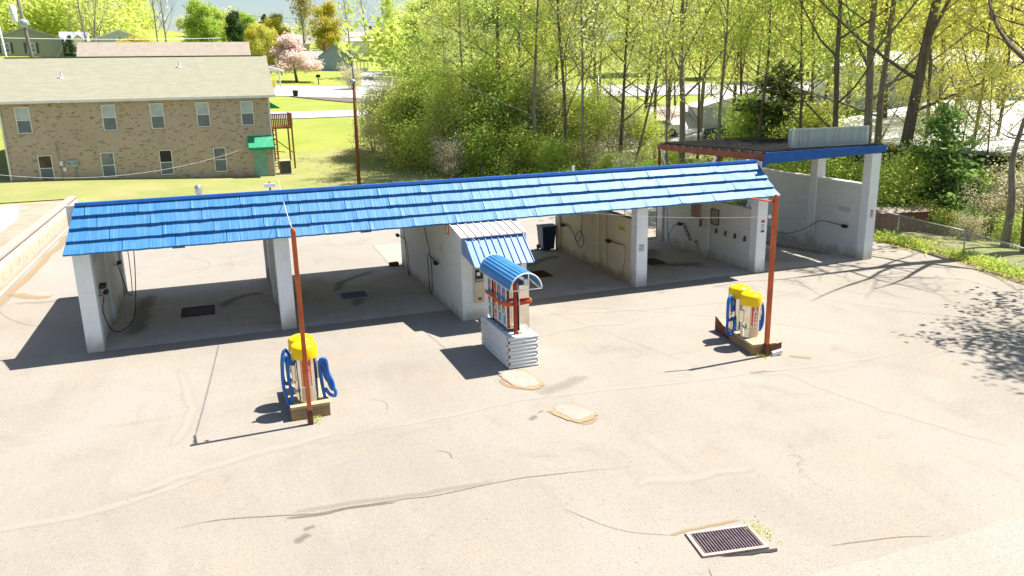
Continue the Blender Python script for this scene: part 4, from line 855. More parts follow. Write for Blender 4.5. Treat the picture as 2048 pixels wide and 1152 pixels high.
# things on the roofs
e = empty('roof_flue', (3.0, 5.9, 2.92), 0, 'shiny metal flue standing on the flat roof of the first bay', 'flue')
b = MB(); b.lathe((0, 0, 0), [(.07, 0), (.07, .35)], 16); b.build('pipe', M['steel'], e); b = MB(); b.lathe((0, 0, .32), [(.10, 0), (.11, .02), (.11, .22), (.06, .27), (.01, .29)], 16); b.build('cap', M['steel'], e)
e = empty('roof_floodlight', (5.3, 6.6, 2.95), 0, 'white floodlight on a short mast at the back of the roof', 'floodlight')
b = MB(); b.tube([(0, 0, 0), (0, 0, .45)], .03, 8); b.build('mast', M['dgrey'], e); b = MB(); b.obox((0, -.02, .32), (.19, 0, 0), (0, .03, 0), (0, 0, .07)); b.build('lamp_head', M['white'], e, .008)
b = MB(); b.obox((.12, .02, .08), (.2, 0, -.02), (0, .08, 0), (0, 0, .04)); b.build('bracket', M['white'], e, .01)
e = empty('roof_vent', (16.9, 6.4, 2.9), 0, 'white angled vent hood at the back of the roof over the cream wall', 'vent')
b = MB(); b.box(-.14, .10, -.1, .1, .1, .16); b.box(-.16, -.12, -.1, .1, .1, .42); b.build('hood', M['white'], e, .006); b = MB(); b.beam((0, 0, 0), (0, 0, .12), .06); b.build('stub', M['steelp'], e)
e = empty('roof_lamp', (16.2, 6.5, 2.9), 0, 'small dark red lamp left of the white vent at the back of the roof', 'lamp')
b = MB(); b.lathe((0, 0, 0), [(.05, 0), (.05, .1), (.08, .12), (.07, .2), (.02, .24)], 10); b.build('housing', M['redbeam'], e); b = MB(); b.lathe((0, -.02, .12), [(.05, 0), (.05, .07)], 10); b.build('lens', M['white'], e)
def clipm(x, z0): 
    return z0
for x, t in ((8.6, .93), (14.6, .93), (12.6, .96), (15.9, .9)):
    pass
e = empty('roof_sign', (23.85, .45, 4.12), R_(-2.5), 'blank weathered grey sign box standing on the dark roof at right', 'sign')
b = MB(); b.box(-1.62, 1.62, -.09, .09, .07, .68); b.build('box', M['steelp'], e, .006)
b = MB()
for a in ((-1.62, 1.62, .66, .70), (-1.62, 1.62, .05, .09)): b.box(a[0], a[1], -.105, -.088, a[2], a[3])
for a in (-1.62, 1.50): b.box(a, a + .12, -.105, -.0905, .091, .659)
b.build('frame', pm('pale_sign_frame', (.40, .47, .50), (.5, .56, .58), 6, .5), e)
b = MB(); b.box(-1.3, 1.3, -.10, -.0915, .092, .657); b.build('face', pm('sign_face', (.33, .40, .43), (.26, .32, .35), 2, .5, stretch=(5, 1, .4)), e)
b = MB(); b.beam((-1.35, 0, 0), (-1.35, 0, .07), .08); b.beam((1.35, 0, 0), (1.35, 0, .07), .08); b.build('foot', M['white'], e)
# small broken brick at the room's back corner
e = MB().obox((9.45, 6.5, .08), (.17, .02, 0), (-.01, .1, 0), (0, 0, .07)).build('loose_block', M['woodend'], None, .01); tag(e, 'dark timber block at the back corner of the equipment room', 'block')

# cables
def cable(name, label, pts, r, m, sag=0):
    P = [Vector(p) for p in pts]
    if sag: P = [P[0].lerp(P[1], k / 24) - Vector((0, 0, sag * 4 * (k / 24) * (1 - k / 24))) for k in range(25)]
    b = MB(); b.tube(P, r, 5); return tag(b.build(name, m), label, 'cable')
cable('cable', 'pale cable rising from the left rusty pole over the blue roof', [(4.88, -6.75, 3.95), (5.6, 6.6, 3.5)], .008, M['wirew'], .15)
cable('cable', 'thin cable sloping from the blue awning to the vending canopy', [(9.95, -1.6, 2.55), (9.95, -3.4, 2.32)], .007, M['wirew'])
cable('cable', 'pale sagging cable from the right rusty pole to the cream wall pillar', [(15.71, -7.0, 3.42), (13.4, .38, 2.72)], .004, M['wirew'], .12)

# ------------------------------------------------------------------ fence, retaining wall, box
rw = empty('retaining_wall', (-3.9, 10, 0), 0, 'weathered tan retaining wall along the left edge of the rear lot', 'wall')
b = MB(); n = 60; V = []; F = []
for i in range(n + 1):
    y = -16 + 32.4 * i / n + 0; yy = y; t = (y + 16) / 32.4
    top = 1.10 - .12 * t + .015 * mnoise.noise(Vector((y * 2, 0, 0)))
    for x, z in ((.24, -.1), (.22 + .03 * mnoise.noise(Vector((y * 1.5, 4, 0))), top * .5), (.22, top), (-.14, top), (-.14, -.1)): V.append((x, yy, z))
    if i:
        q = 5 * i
        for k in range(4): F.append((q - 5 + k, q + k, q + k + 1, q - 4 + k))
b.add(V, F, True); b.build('wall_face', M['retain'], rw)
b = MB(); b.box(-.16, .24, -16, 16.5, 1.0, 1.002); 
V = []; F = []
for i in range(n + 1):
    y = -16 + 32.4 * i / n; t = i / n; top = 1.115 - .12 * t
    for x, z in ((.26, top - .03), (.26, top + .04), (-.16, top + .04), (-.16, top - .03)): V.append((x, y, z))
    if i:
        q = 4 * i
        for k in range(3): F.append((q - 4 + k, q + k, q + k + 1, q - 3 + k))
b = MB(); b.add(V, F); b.build('coping', M['concrete'], rw)
b = MB(); b.prism([(.24, -16, -.05), (.36, -16, -.05), (.35, -16, .09), (.24, -16, .10)], (.12, 32.4, 0)); tag(b.build('kerb', M['concrete']), kind='structure').location = (-3.9, 10, 0)

fx = [(30.6, 9.5), (29.9, 5.8), (29.5, 2.4), (28.95, -1.2), (27.9, -4.6), (27.3, -8.5), (27.0, -12.5)]
fn = empty('chain_link_fence', (29, 0, 0), 0, 'low grey chain link fence along the wooded right edge of the lot', 'fence')
M['mesh'] = None
t = NT('chain_link'); uv = t.n('ShaderNodeUVMap'); sp = t.n('ShaderNodeSeparateXYZ'); t.l(uv.outputs[0], sp.inputs[0])
def dia(sgn):
    a = t.math('ADD', sp.outputs[0], t.math('MULTIPLY', sp.outputs[1], sgn)); fr = t.math('FRACT', t.math('MULTIPLY', a, 12.)); return t.math('LESS_THAN', t.math('ABSOLUTE', t.math('SUBTRACT', fr, .5)), .055)
t.l(t.math('MAXIMUM', dia(1.), dia(-1.)), t.b.inputs['Alpha']); t.col((.42, .43, .44)); t.set(.5, .5); M['mesh'] = t.m
rails = MB(); posts = []
for i in range(len(fx) - 1):
    a, c = Vector((*fx[i], 0)), Vector((*fx[i + 1], 0)); rails.tube([a + Vector((-29, 0, .98)), c + Vector((-29, 0, .98))], .024, 6)
rails.build('top_rail', M['steel'], fn)
for x, y in fx:
    b = MB(); b.tube([(x - 29, y, -.1), (x - 29, y, 1.0)], .028, 8); b.lathe((x - 29, y, 1.0), [(.034, 0), (.03, .03), (.006, .05)], 8); b.build('post', M['steel'], fn)
me = bpy.data.meshes.new('wire_mesh'); V = []; F = []; UV = []; dist = 0
for i in range(len(fx) - 1):
    a, c = Vector((*fx[i], 0)), Vector((*fx[i + 1], 0)); l_ = (c - a).length; q = len(V)
    V += [(a.x - 29, a.y, .03), (c.x - 29, c.y, .03), (c.x - 29, c.y, .97), (a.x - 29, a.y, .97)]; F.append((q, q + 1, q + 2, q + 3)); UV += [(dist, 0), (dist + l_, 0), (dist + l_, .94), (dist, .94)]; dist += l_
me.from_pydata(V, [], F); u = me.uv_layers.new()
for lp in me.loops: u.data[lp.index].uv = UV[lp.vertex_index]
me.materials.append(M['mesh']); o = bpy.data.objects.new('wire_mesh', me); COL.objects.link(o); o.parent = fn
e = empty('storage_box', (31.0, 3.9, 0), R_(-12), 'old rust brown box with litter on its lid behind the chain link fence', 'box')
b = MB(); b.box(-1.1, 1.1, -.5, .5, 0, .85); b.build('case', pm('rust_brown_siding', (.20, .10, .08), (.13, .06, .05), 2, .9, stretch=(5, 5, 1)), e, .02)
b = MB(); b.prism([(-1.18, -.58, .85), (-1.18, .58, .85), (-1.18, .3, 1.0), (-1.18, -.3, 1.0)], (2.36, 0, 0)); b.build('lid', M['leaf_litter'], e, .01)

# ------------------------------------------------------------------ brick apartment building on the left
def window(parent, x, y, z, w, h, m_up, m_lo, ox=0, axis='y', frame=M['white'], lab=None, fw=.05):
    """double hung window on a wall facing -y; frame proud of the wall"""
    b = MB()
    for a in ((x - w / 2, x + w / 2, z, z + fw), (x - w / 2, x + w / 2, z + h - fw, z + h), (x - w / 2, x - w / 2 + fw, z + fw, z + h - fw), (x + w / 2 - fw, x + w / 2, z + fw, z + h - fw), (x - w / 2 + fw, x + w / 2 - fw, z + h / 2 - fw / 2, z + h / 2 + fw / 2)):
        b.box(a[0], a[1], y - .05, y + .02, a[2], a[3])
    f = b.build('window', frame, parent); 
    b = MB(); b.box(x - w / 2 + fw, x + w / 2 - fw, y - .018, y - .003, z + h / 2 + fw / 2, z + h - fw); b.build('upper_pane', m_up, f)
    b = MB(); b.box(x - w / 2 + fw, x + w / 2 - fw, y - .018, y - .003, z + fw, z + h / 2 - fw / 2); b.build('lower_pane', m_lo, f)
    b = MB(); b.box(x - w / 2 - .04, x + w / 2 + .04, y - .07, y - .002, z - .06, z - .002); b.build('sill', M['concrete'], f); return f
ab = empty('brick_building', (-.8, 39.2, 0), 0, 'two storey tan brick apartment block with a pale green roof behind the car wash', 'building')
BY = 0; bx0, bx1 = -8.5, 8.46; D_ = 10.6
b = MB(); b.prism([(bx0, 0, -.3), (bx0, D_, -.3), (bx0, D_, 5.98), (bx0, D_ / 2, 8.65), (bx0, 0, 5.98)], (bx1 - bx0, 0, 0)); b.build('wall', M['brick'], ab)
b = MB(); t_ = .12; b.prism([(bx0 - .45, -.42, 5.93), (bx0 - .45, D_ / 2, 8.86), (bx0 - .45, D_ + .42, 5.93), (bx0 - .45, D_ + .42, 5.80), (bx0 - .45, D_ / 2, 8.70), (bx0 - .45, -.42, 5.80)], (bx1 - bx0 + .9, 0, 0)); rf = b.build('roof', M['greenroof'], ab)
b = MB(); b.box(bx0 - .46, bx1 + .46, -.50, -.42, 5.78, 5.95); b.build('gutter', M['white'], ab)
b = MB(); b.box(bx0 - .2, bx1 + .2, D_ / 2 - .12, D_ / 2 + .12, 8.845, 8.90); b.build('ridge_cap', pm('ridge_dark', (.2, .22, .15), None), rf)
for vx, off in ((-4.95, 2.45), (2.65, 3.7)):
    zz = 5.93 + (off + .42) * (2.93 / 5.72)
    b = MB(); b.lathe((vx, off, zz - .05), [(.06, 0), (.06, .45)], 10); b.lathe((vx, off, zz - .05), [(.16, 0), (.08, .12)], 10); b.build('vent_pipe', M['white'], ab)
X0 = .8
for cx in (-8.01, -2.89, .13, 3.11, 6.09): window(ab, cx + X0, 0, 3.86, .86, 1.72, M['blind'], M['screen'])
for k, cx in enumerate((-7.15, -3.37, .33, 3.92)): window(ab, cx + X0, 0, .66, .84, 1.72, [M['leaf_litter'], M['glass'], M['black'], M['glass']][k] if k else pm('brown_curtain', (.12, .08, .05), (.05, .04, .03), 2, .4), M['screen'])
for s, xx in ((0, bx0 + .0), (1, bx1 - .02)):
    b = MB(); b.box(xx - .05, xx + .05, -.10, -.003, .35 if s == 0 else .1, 5.8); b.tube([(xx, -.06, .35 if s == 0 else .12), (xx + .03, -.25, .2 if s == 0 else .02)], .05, 6); b.build('downspout', M['white'], ab)
d = MB().box(6.22 + X0, 7.16 + X0, -.05, .0, .02, 2.25).build('door', M['teal'], ab); MB().box(7.0 + X0, 7.05 + X0, -.09, -.051, 1.0, 1.1).build('handle', M['steel'], d)
b = MB(); b.prism([(5.92 + X0, 0, 3.1), (5.92 + X0, -.95, 2.32), (5.92 + X0, -.95, 2.12), (5.92 + X0, 0, 2.2)], (1.75, 0, 0)); b.build('door_awning', M['awngreen'], ab)
b = MB(); b.prism([(bx1, 1.2, 5.5), (bx1 + .9, 1.2, 4.95), (bx1, 1.2, 4.95)], (0, 1.6, 0)); b.build('side_awning', M['awngreen'], ab)
b = MB(); b.box(-5.93 + X0, -5.2 + X0, -.14, 0, 1.52, 1.98); mt = b.build('meter_cabinet', M['steelp'], ab, .01)
for k in range(2): MB().lathe((-5.75 + X0 + k * .38, -.15, 1.76), [(.10, -.02), (.10, .02)], 12).build('meter', M['glass'], mt)
b = MB(); b.tube([(-5.35 + X0, -.05, .3), (-5.35 + X0, -.05, 1.52)], .035, 6); b.tube([(-6.2 + X0, -.04, .35), (-6.35 + X0, -.04, 3.2)], .02, 5); b.build('conduit', M['steelp'], ab)
b = MB(); b.box(-6.15 + X0, -5.95 + X0, -.1, 0, 1.25, 1.52); b.box(-6.3 + X0, -6.12 + X0, -.1, 0, 1.65, 1.95); b.build('junction_box', M['white'], ab)
# deck
dk = empty('wooden_deck', (8.4, 43.6, 0), 0, 'raised cedar deck on the right end of the brick building', 'deck')
b = MB(); b.box(-.7, 1.0, -1.6, 2.0, 3.38, 3.5); b.build('platform', M['deck'], dk)
b = MB()
for k in range(13): b.box(-.7 + k * .135, -.7 + k * .135 + .10, -1.63, -1.60, 3.5, 4.45)
for k in range(24): b.box(1.0, 1.03, -1.6 + k * .15, -1.6 + k * .15 + .10, 3.5, 4.45)
b.box(-.7, 1.05, -1.66, -1.58, 4.45, 4.52); b.box(.98, 1.06, -1.58, 2, 4.45, 4.52); b.build('railing', M['deck'], dk)
for px, py in ((.95, -1.55), (-.25, -1.55), (.95, 1.9), (-.25, 1.9)): MB().beam((px, py, -.1), (px, py, 3.4), .12).build('post', M['deck'], dk)
b = MB(); b.beam((-.7, -1.5, 2.9), (.95, -1.5, 1.5), .07); b.beam((-.6, -1.45, 1.7), (.3, -1.45, 1.6), .06); b.build('brace', M['deck'], dk)
b = MB()
for k in range(9): b.box(-.65, -.05, -.9 + k * .3, -.62 + k * .3, .3 + k * .35, .35 + k * .35)
b.build('steps', M['deck'], dk)
e = empty('air_conditioner', (8.45, 40.1, Hb(8.4, 40)), 0, 'grey air conditioning condenser beside the brick building', 'condenser')
b = MB(); b.box(-.4, .4, -.4, .4, .08, 1.02); b.build('case', M['dgrey'], e, .02); b = MB(); b.box(-.6, .6, -.55, .55, -.02, .08); b.build('pad', M['concrete'], e); b = MB(); b.box(-.42, .42, -.42, .42, 1.02, 1.08); b.build('lid', M['beige'], e, .01)
b = MB()
for k in range(9): b.box(-.38, .38, -.415, -.401, .14 + k * .095, .165 + k * .095)
b.build('louvres', M['black'], e)
cable('cable', 'pale sagging cable crossing low in front of the brick building', [(-14, 36.5, 2.6), (7.9, 38.9, 3.0)], .010, M['wirew'], 1.9)

def house(name, label, x, y, z, rz, w, d, h, rh, wall, roof, ov=.35, wins=(), door=None, chim=None, cat='house', axis='x', group=None):
    """gable house; ridge along local x (axis x) or along local y"""
    e = empty(name, (x, y, z), rz, label, cat, group)
    b = MB(); s = (rh) / ((d if axis == 'x' else w) / 2)
    if axis == 'x':
        b.prism([(-w / 2, 0, -1.5), (-w / 2, d, -1.5), (-w / 2, d, h), (-w / 2, d / 2, h + rh), (-w / 2, 0, h)], (w, 0, 0)); b.build('wall', wall, e)
        lo = h - ov * s; b = MB(); b.prism([(-w / 2 - ov, -ov, lo), (-w / 2 - ov, d / 2, h + rh), (-w / 2 - ov, d + ov, lo), (-w / 2 - ov, d + ov, lo + .16), (-w / 2 - ov, d / 2, h + rh + .18), (-w / 2 - ov, -ov, lo + .16)], (w + 2 * ov, 0, 0)); rf = b.build('roof', roof, e)
    else:
        b.prism([(-w / 2, 0, -1.5), (w / 2, 0, -1.5), (w / 2, 0, h), (0, 0, h + rh), (-w / 2, 0, h)], (0, d, 0)); b.build('wall', wall, e)
        lo = h - ov * s; b = MB(); b.prism([(-w / 2 - ov, -ov, lo), (-w / 2 - ov, -ov, lo + .16), (0, -ov, h + rh + .18), (w / 2 + ov, -ov, lo + .16), (w / 2 + ov, -ov, lo), (0, -ov, h + rh)], (0, d + 2 * ov, 0)); rf = b.build('roof', roof, e)
    for wx, wz, ww, wh in wins:
        b = MB(); b.box(wx - ww / 2, wx + ww / 2, -.06, -.003, wz, wz + wh); f = b.build('window', M['white'], e)
        b = MB(); b.box(wx - ww / 2 + .1, wx + ww / 2 - .1, -.075, -.061, wz + .1, wz + wh / 2 - .04); b.box(wx - ww / 2 + .1, wx + ww / 2 - .1, -.075, -.061, wz + wh / 2 + .04, wz + wh - .1); b.build('pane', M['glass'], f)
    if door: MB().box(door - .5, door + .5, -.07, -.003, 0, 2.1).build('door', M['white'], e)
    if chim: MB().box(chim[0] - .35, chim[0] + .35, chim[1] - .35, chim[1] + .35, h, h + rh + chim[2]).build('chimney', M['redbrick'], rf)
    return e
house('brick_building', 'long building with a tan shingle roof directly behind the green roofed block', .55, 53.0, 0, 0, 13.4, 9.6, 7.0, 3.35, M['brick'], M['tanroof'], cat='building')
hb = house('blue_house', 'blue gabled house with a white porch beyond the far road', 27.5, 141.5, 8.4, R_(-14), 6.0, 8, 3.4, 2.2, M['bluehouse'], M['grayroof'], wins=[(1.0, 1.2, 1.2, 1.6)], axis='y')
b = MB(); b.prism([(-9.5, 3.4, -1.5), (-9.5, 9, -1.5), (-9.5, 9, 2.9), (-9.5, 6.2, 4.6), (-9.5, 3.4, 2.9)], (6.6, 0, 0)); b.build('wing', M['bluehouse'], hb)
b = MB(); b.prism([(-9.8, 3.0, 2.72), (-9.8, 6.2, 4.75), (-9.8, 9.4, 2.72), (-9.8, 9.4, 2.6), (-9.8, 6.2, 4.6), (-9.8, 3.0, 2.6)], (6.9, 0, 0)); b.build('wing_roof', M['grayroof'], hb)
for wx in (-7.4, -4.2):
    f = MB().box(wx - .6, wx + .6, 3.33, 3.397, 1.0, 2.5).build('window', M['white'], hb); MB().box(wx - .45, wx + .45, 3.31, 3.329, 1.15, 2.35).build('pane', M['glass'], f)
b = MB(); b.box(3.1, 6.3, 0.6, 6, -.8, .1); b.box(3.1, 6.4, .5, 6.1, .1, .9); b.build('porch_base', M['white'], hb)
b = MB(); b.prism([(3.0, .2, 2.95), (6.8, .2, 2.4), (6.8, .2, 2.55), (3.0, .2, 3.15)], (0, 6.2, 0)); b.build('porch_roof', M['grayroof'], hb)
for k in range(5): MB().box(3.3 + k * .72, 3.5 + k * .72, .55, .72, .9, 2.55).build('porch_post', M['white'], hb)
MB().box(-2.6, -1.9, 3.6, 4.3, 4.5, 6.2).build('chimney', M['redbrick'], hb)
gh = house('sage_house', 'sage green house with dark shutters at far left beyond the roof ridge', -21.8, 124, 11.4, R_(8), 9.4, 9, 2.9, 1.6, M['greyhouse'], M['grayroof'], wins=[(-3.0, .8, 1.1, 1.5), (.4, .8, 1.1, 1.5)], chim=(0, 4.5, .8), axis='y')
for wx in (-3.8, -2.2, -.4, 1.2): MB().box(wx - .18, wx + .18, -.05, -.003, .75, 2.35).build('shutter', M['cardark'], gh)
b = MB(); b.prism([(4.7, 1.2, -1.5), (4.7, 8, -1.5), (4.7, 8, 2.8), (4.7, 4.6, 4.1), (4.7, 1.2, 2.8)], (3.6, 0, 0)); b.build('wing', M['greyhouse'], gh)
b = MB(); b.prism([(4.4, .8, 2.62), (4.4, 4.6, 4.3), (4.4, 8.4, 2.62), (4.4, 8.4, 2.5), (4.4, 4.6, 4.15), (4.4, .8, 2.5)], (4.3, 0, 0)); b.build('wing_roof', M['grayroof'], gh)
f = MB().box(5.2, 7.4, 1.12, 1.197, .9, 2.3).build('window', M['white'], gh); MB().box(5.4, 6.2, 1.10, 1.119, 1.05, 2.15).add([], []).box(6.4, 7.2, 1.10, 1.119, 1.05, 2.15).build('pane', M['glass'], f)
house('white_shed', 'small white gabled outbuilding right of the sage house', -14.5, 122, 11.2, R_(10), 3.2, 6, 2.2, 1.2, M['white'], M['grayroof'], wins=[(0, .6, .8, 1.1)], axis='y', cat='shed')
house('grey_house', 'low grey gabled house behind the tan roof', -9.5, 132, 11.6, R_(6), 9, 8, 2.8, 1.7, M['paleg'], M['white'], wins=[(0, 2.6, .7, .9)], axis='y')
house('distant_house', 'house with a tan roof half hidden by trees on the skyline', 22, 190, 13.4, R_(-5), 13, 9, 3, 2.2, M['beige'], M['tanroof'])
house('distant_house', 'pale roofed house with a brick chimney behind the blue house', 43, 176, 12.8, R_(-18), 15, 10, 3.6, 2.2, M['white'], pm('pinkish_roof', (.5, .42, .4), None), chim=(-2, 4, 1.5))
e = empty('carport', (12.3, 98.5, Hb(12.3, 98.5)), R_(-10), 'white posted carport at the corner of the green roof', 'carport')
b = MB(); b.prism([(-4.5, 0, 2.3), (1.3, 0, 2.3), (1.3, 0, 2.45), (-1.6, 0, 3.3), (-4.5, 0, 2.45)], (0, 5, 0)); b.build('roof', M['white'], e)
for k in range(4): MB().box(-4.2 + k * 1.7, -4.0 + k * 1.7, .1, .3, -.3, 2.3).build('post', M['white'], e)
# warehouse with white roof on the right
V0 = Vector((35.4, 1.0)); V1 = Vector((37.5, 22.5))
wh = empty('warehouse', (36, 11, 0), R_(0), 'low warehouse with a broad white metal roof behind the trees at right', 'warehouse')
b = MB(); b.prism([(.4, -24, -1.5), (.4, -24, 2.75), (17, -24, 4.3), (34, -24, 2.8), (34, -24, -1.5)], (1.0, 35, 0)); b.build('wall', M['darkwall'], wh)
b = MB(); b.prism([(-.4, -24.4, 2.82), (17, -24.4, 4.55), (34.6, -24.4, 2.82), (34.6, -24.4, 2.72), (17, -24.4, 4.42), (-.4, -24.4, 2.72)], (1.0, 35.8, 0)); b.build('roof', M['whiteroof'], wh)
b = MB(); b.prism([(-.50, -24.4, 2.62), (-.40, -24.4, 2.62), (-.40, -24.4, 2.80), (-.50, -24.4, 2.80)], (1.0, 35.8, 0)); b.build('gutter', M['steelp'], wh)
wh.rotation_euler = (0, 0, R_(6)); wh.location = (38.2, 10.6, 0)
e = empty('storage_building', (66, 33, 3.4), R_(24), 'pale grey metal building standing behind the white warehouse roof', 'building')
b = MB(); b.prism([(-1, -24, -2), (-1, 12, -2), (-1, 12, 3.9), (-1, -24, 3.9)], (14, 0, 0)); b.build('wall', M['paleg'], e)
b = MB(); b.prism([(-1.4, -24.4, 3.91), (6, -24.4, 5.2), (13.4, -24.4, 3.91)], (0, 36.8, 0)); b.build('roof', M['whiteroof'], e)
e = empty('storage_building', (50.5, 40.5, 1.2), R_(-22), 'small pale building seen between the trunks left of the white warehouse', 'building')
b = MB(); b.box(-4.5, 4.5, 0, 7, -1, 2.6); b.build('wall', M['paleg'], e); b = MB(); b.prism([(-4.9, -.4, 2.61), (0, -.4, 4.0), (4.9, -.4, 2.61)], (0, 7.8, 0)); b.build('roof', M['whiteroof'], e)
house('brick_house', 'red brick building high in the background at upper right', 140, 94, 12.6, R_(-58), 16, 10, 4.4, 2.0, M['redbrick'], M['grayroof'], wins=[(-4, 1.4, 1.4, 1.8), (3, 1.4, 1.4, 1.8)])
house('brick_house', 'long red brick building on the skyline above the big trunk', 128, 118, 13.5, R_(-50), 22, 10, 4.2, 1.6, M['redbrick'], M['tanroof'], wins=[(-6, 1.4, 1.4, 1.8), (5, 1.4, 1.4, 1.8)])

def at(u, dist, ):                # ground point seen in the picture column u (of 2048) at a distance
    az = math.atan2(cF.x, cF.y) + math.atan((u - 1024) / 1582.7)
    for _ in range(8):
        x, y = CAM.x + math.sin(az) * dist, CAM.y + math.cos(az) * dist; q = Vector((x, y, Hs(x, y))) - CAM
        az += (u - (1024 + 1582.7 * q.dot(cR) / q.dot(cF))) / 1582.7 * .95
    return x, y
# ------------------------------------------------------------------ poles and wires behind
def upole(label, x, y, h, r, m, z=None, lean=0.):
    z = Hb(x, y) if z is None else z
    e = empty('utility_pole', (x, y, z), 0, label, 'pole', 'utility poles'); b = MB(); b.tube([(0, 0, -.3), (lean * .5, 0, h * .5), (lean, 0, h)], [r, r * .9, r * .75], 10); b.build('shaft', m, e); return e
e = upole('brown wooden pole with a bowl street lamp on the back lawn', 12.39, 31.04, 6.85, .13, M['pole'], 0, .12)
b = MB(); b.tube([(.12, 0, 6.85), (.10, 0, 7.75)], .045, 6); b.build('top_pipe', M['dgrey'], e)
b = MB(); b.lathe((.05, -.14, 6.62), [(.05, 0), (.16, .06), (.20, .13), (.17, .22), (.06, .28)], 14); b.build('lamp_shade', M['steelp'], e)
b = MB(); b.tube([(.1, 0, 5.7), (-.55, -.1, 5.75), (-.8, -.1, 5.9)], .02, 5); b.tube([(.1, 0, 6.3), (.3, -.1, 5.8), (.02, -.13, 5.3)], .012, 5); b.build('bracket', M['twig'], e)
upole('slender grey steel pole rising behind the blue roof', 29.53, 30.0, 6.8, .085, M['steel'], 0)
def atz(u, dist): return at(u, dist)
x, y = at(91, 95); zb = Hb(x, y); e = upole('leaning grey pole with a transformer above the green roof', x, y, 13.5, .2, M['polegrey'], None, -.9)
b = MB(); b.lathe((-1.25, -.4, 14.0 - zb - .9), [(.28, 0), (.3, .05), (.3, 1.5), (.12, 1.65)], 14); b.build('transformer', M['white'], e)
b = MB(); b.lathe((-.5, -.35, 12.6 - zb), [(.2, 0), (.40, .15), (.45, .4), (.40, .65), (.15, .8)], 14); b.build('meter_can', M['steelp'], e)
x, y = at(40, 96); upole('white pole at far left above the green roof', x, y, 14.4 - Hb(x, y), .10, M['white'], None, -.6)
x, y = at(14, 98); upole('thin pale pole with a lamp at the left edge of the sky line', x, y, 13.7 - Hb(x, y), .07, M['steelp'], None, -.5)
cable('cable', 'pale cable crossing the hill at upper left', [(-30, 78, 12.6), (6, 96, 12.9)], .03, M['wirew'], .4)
cable('cable', 'pale cable above the sage house', [(-30, 82, 10.4), (-2, 88, 10.2)], .03, M['wirew'], .3)
cable('cable', 'high cable crossing the pale sky, upper of two', [(8, 120, 17.8), (90, 110, 15.2)], .025, M['wire'], .8)
cable('cable', 'high cable crossing the pale sky, lower of two', [(8, 120, 17.2), (90, 110, 14.6)], .025, M['wire'], .8)
# mailbox and bin by the road
e = empty('mailbox', (19.4, 92.9 + 11.5, Hb(19.4, 104.4)), 0, 'black mailbox on a post beyond the far road', 'mailbox')
MB().beam((0, 0, -.2), (0, 0, 1.1), .12).build('post', M['black'], e); b = MB(); b.prism([(-.3, -.3, 1.1), (.3, -.3, 1.1), (.3, -.3, 1.4), (.15, -.3, 1.55), (-.15, -.3, 1.55), (-.3, -.3, 1.4)], (0, .6, 0)); b.build('box', M['black'], e)
e = empty('trash_bin', (14.0, 85.1, Hb(14, 85.1)), 0, 'black bin at the edge of the far road beside the mulch bed', 'bin')
b = MB(); b.lathe((0, 0, 0), [(.28, 0), (.36, .7)], 14); b.build('body', M['black'], e); b = MB(); b.lathe((0, 0, .7), [(.38, 0), (.36, .08), (.1, .14)], 14); b.build('lid', M['black'], e)

# ------------------------------------------------------------------ parked cars
def car(label, x, y, rz, paint, van=False, group='cars parked behind the trees'):
    e = empty('parked_car', (x, y, Hb(x, y) + .06), rz, label, 'van' if van else 'car', group)
    if van: top = 1.85; prof = [(-2.4, .35), (-2.45, .8), (-2.4, 1.75), (-2.2, top), (1.0, top), (1.55, 1.15), (2.35, 1.0), (2.45, .6), (2.4, .35)]
    else: top = 1.42; prof = [(-2.2, .3), (-2.28, .75), (-2.15, .95), (-1.5, 1.0), (-1.0, 1.38), (.3, top), (1.0, 1.02), (2.0, .9), (2.28, .62), (2.25, .3)]
    b = MB(); b.prism([(px, -.86, pz) for px, pz in prof], (0, 1.72, 0)); b.build('body', paint, e, .06)
    b = MB()
    if van: b.box(-1.9, .9, -.872, .872, 1.15, 1.62)
    else: b.prism([(-1.35, -.872, 1.0), (-.95, -.872, 1.30), (.3, -.872, 1.34), (.85, -.872, 1.0)], (0, 1.744, 0))
    b.build('side_window', M['glass'], e)
    b = MB()
    if van: b.prism([(1.06, -.75, 1.78), (1.52, -.75, 1.2), (1.56, -.75, 1.22), (1.10, -.75, 1.80)], (0, 1.5, 0))
    else: b.prism([(.36, -.72, 1.40), (.97, -.72, 1.04), (1.0, -.72, 1.07), (.40, -.72, 1.44)], (0, 1.44, 0))
    b.build('windscreen', M['glass'], e)
    for sx in (-1.4, 1.4):
        for sy in (-1, 1):
            b = MB(); b.tube([(sx, sy * .70, .33), (sx, sy * .90, .33)], .33, 18); w_ = b.build('wheel', M['black'], e); b = MB(); b.tube([(sx, sy * .885, .33), (sx, sy * .915, .33)], .2, 14); b.build('rim', M['steel'], w_)
    for sy in (-1, 1): MB().box(2.2, 2.31, sy * .7 - .14, sy * .7 + .14, .6, .76).build('headlight', M['white'], e)
    return e
car('white car parked behind the trunks left of the dark bay roof', 41.0, 41.5, R_(155), M['carwhite'])
car('dark car parked right of the white car behind the trunks', 46.0, 37.4, R_(150), M['cardark'])
car('silver car on the road seen through the middle trees', 37.5, 49, R_(160), M['carsilver'])
car('white van parked at the far right edge', 82, 37.5, R_(120), M['carwhite'], True)
car('white car in the upper right parking lot', 111, 55, R_(140), M['carwhite'])
car('silver car in the upper right parking lot nearest the edge', 104, 47, R_(140), M['carsilver'])
x_, y_ = at(822, 104)
car('silver car on the road seen through the left shrubs', x_, y_, R_(165), M['carsilver'])

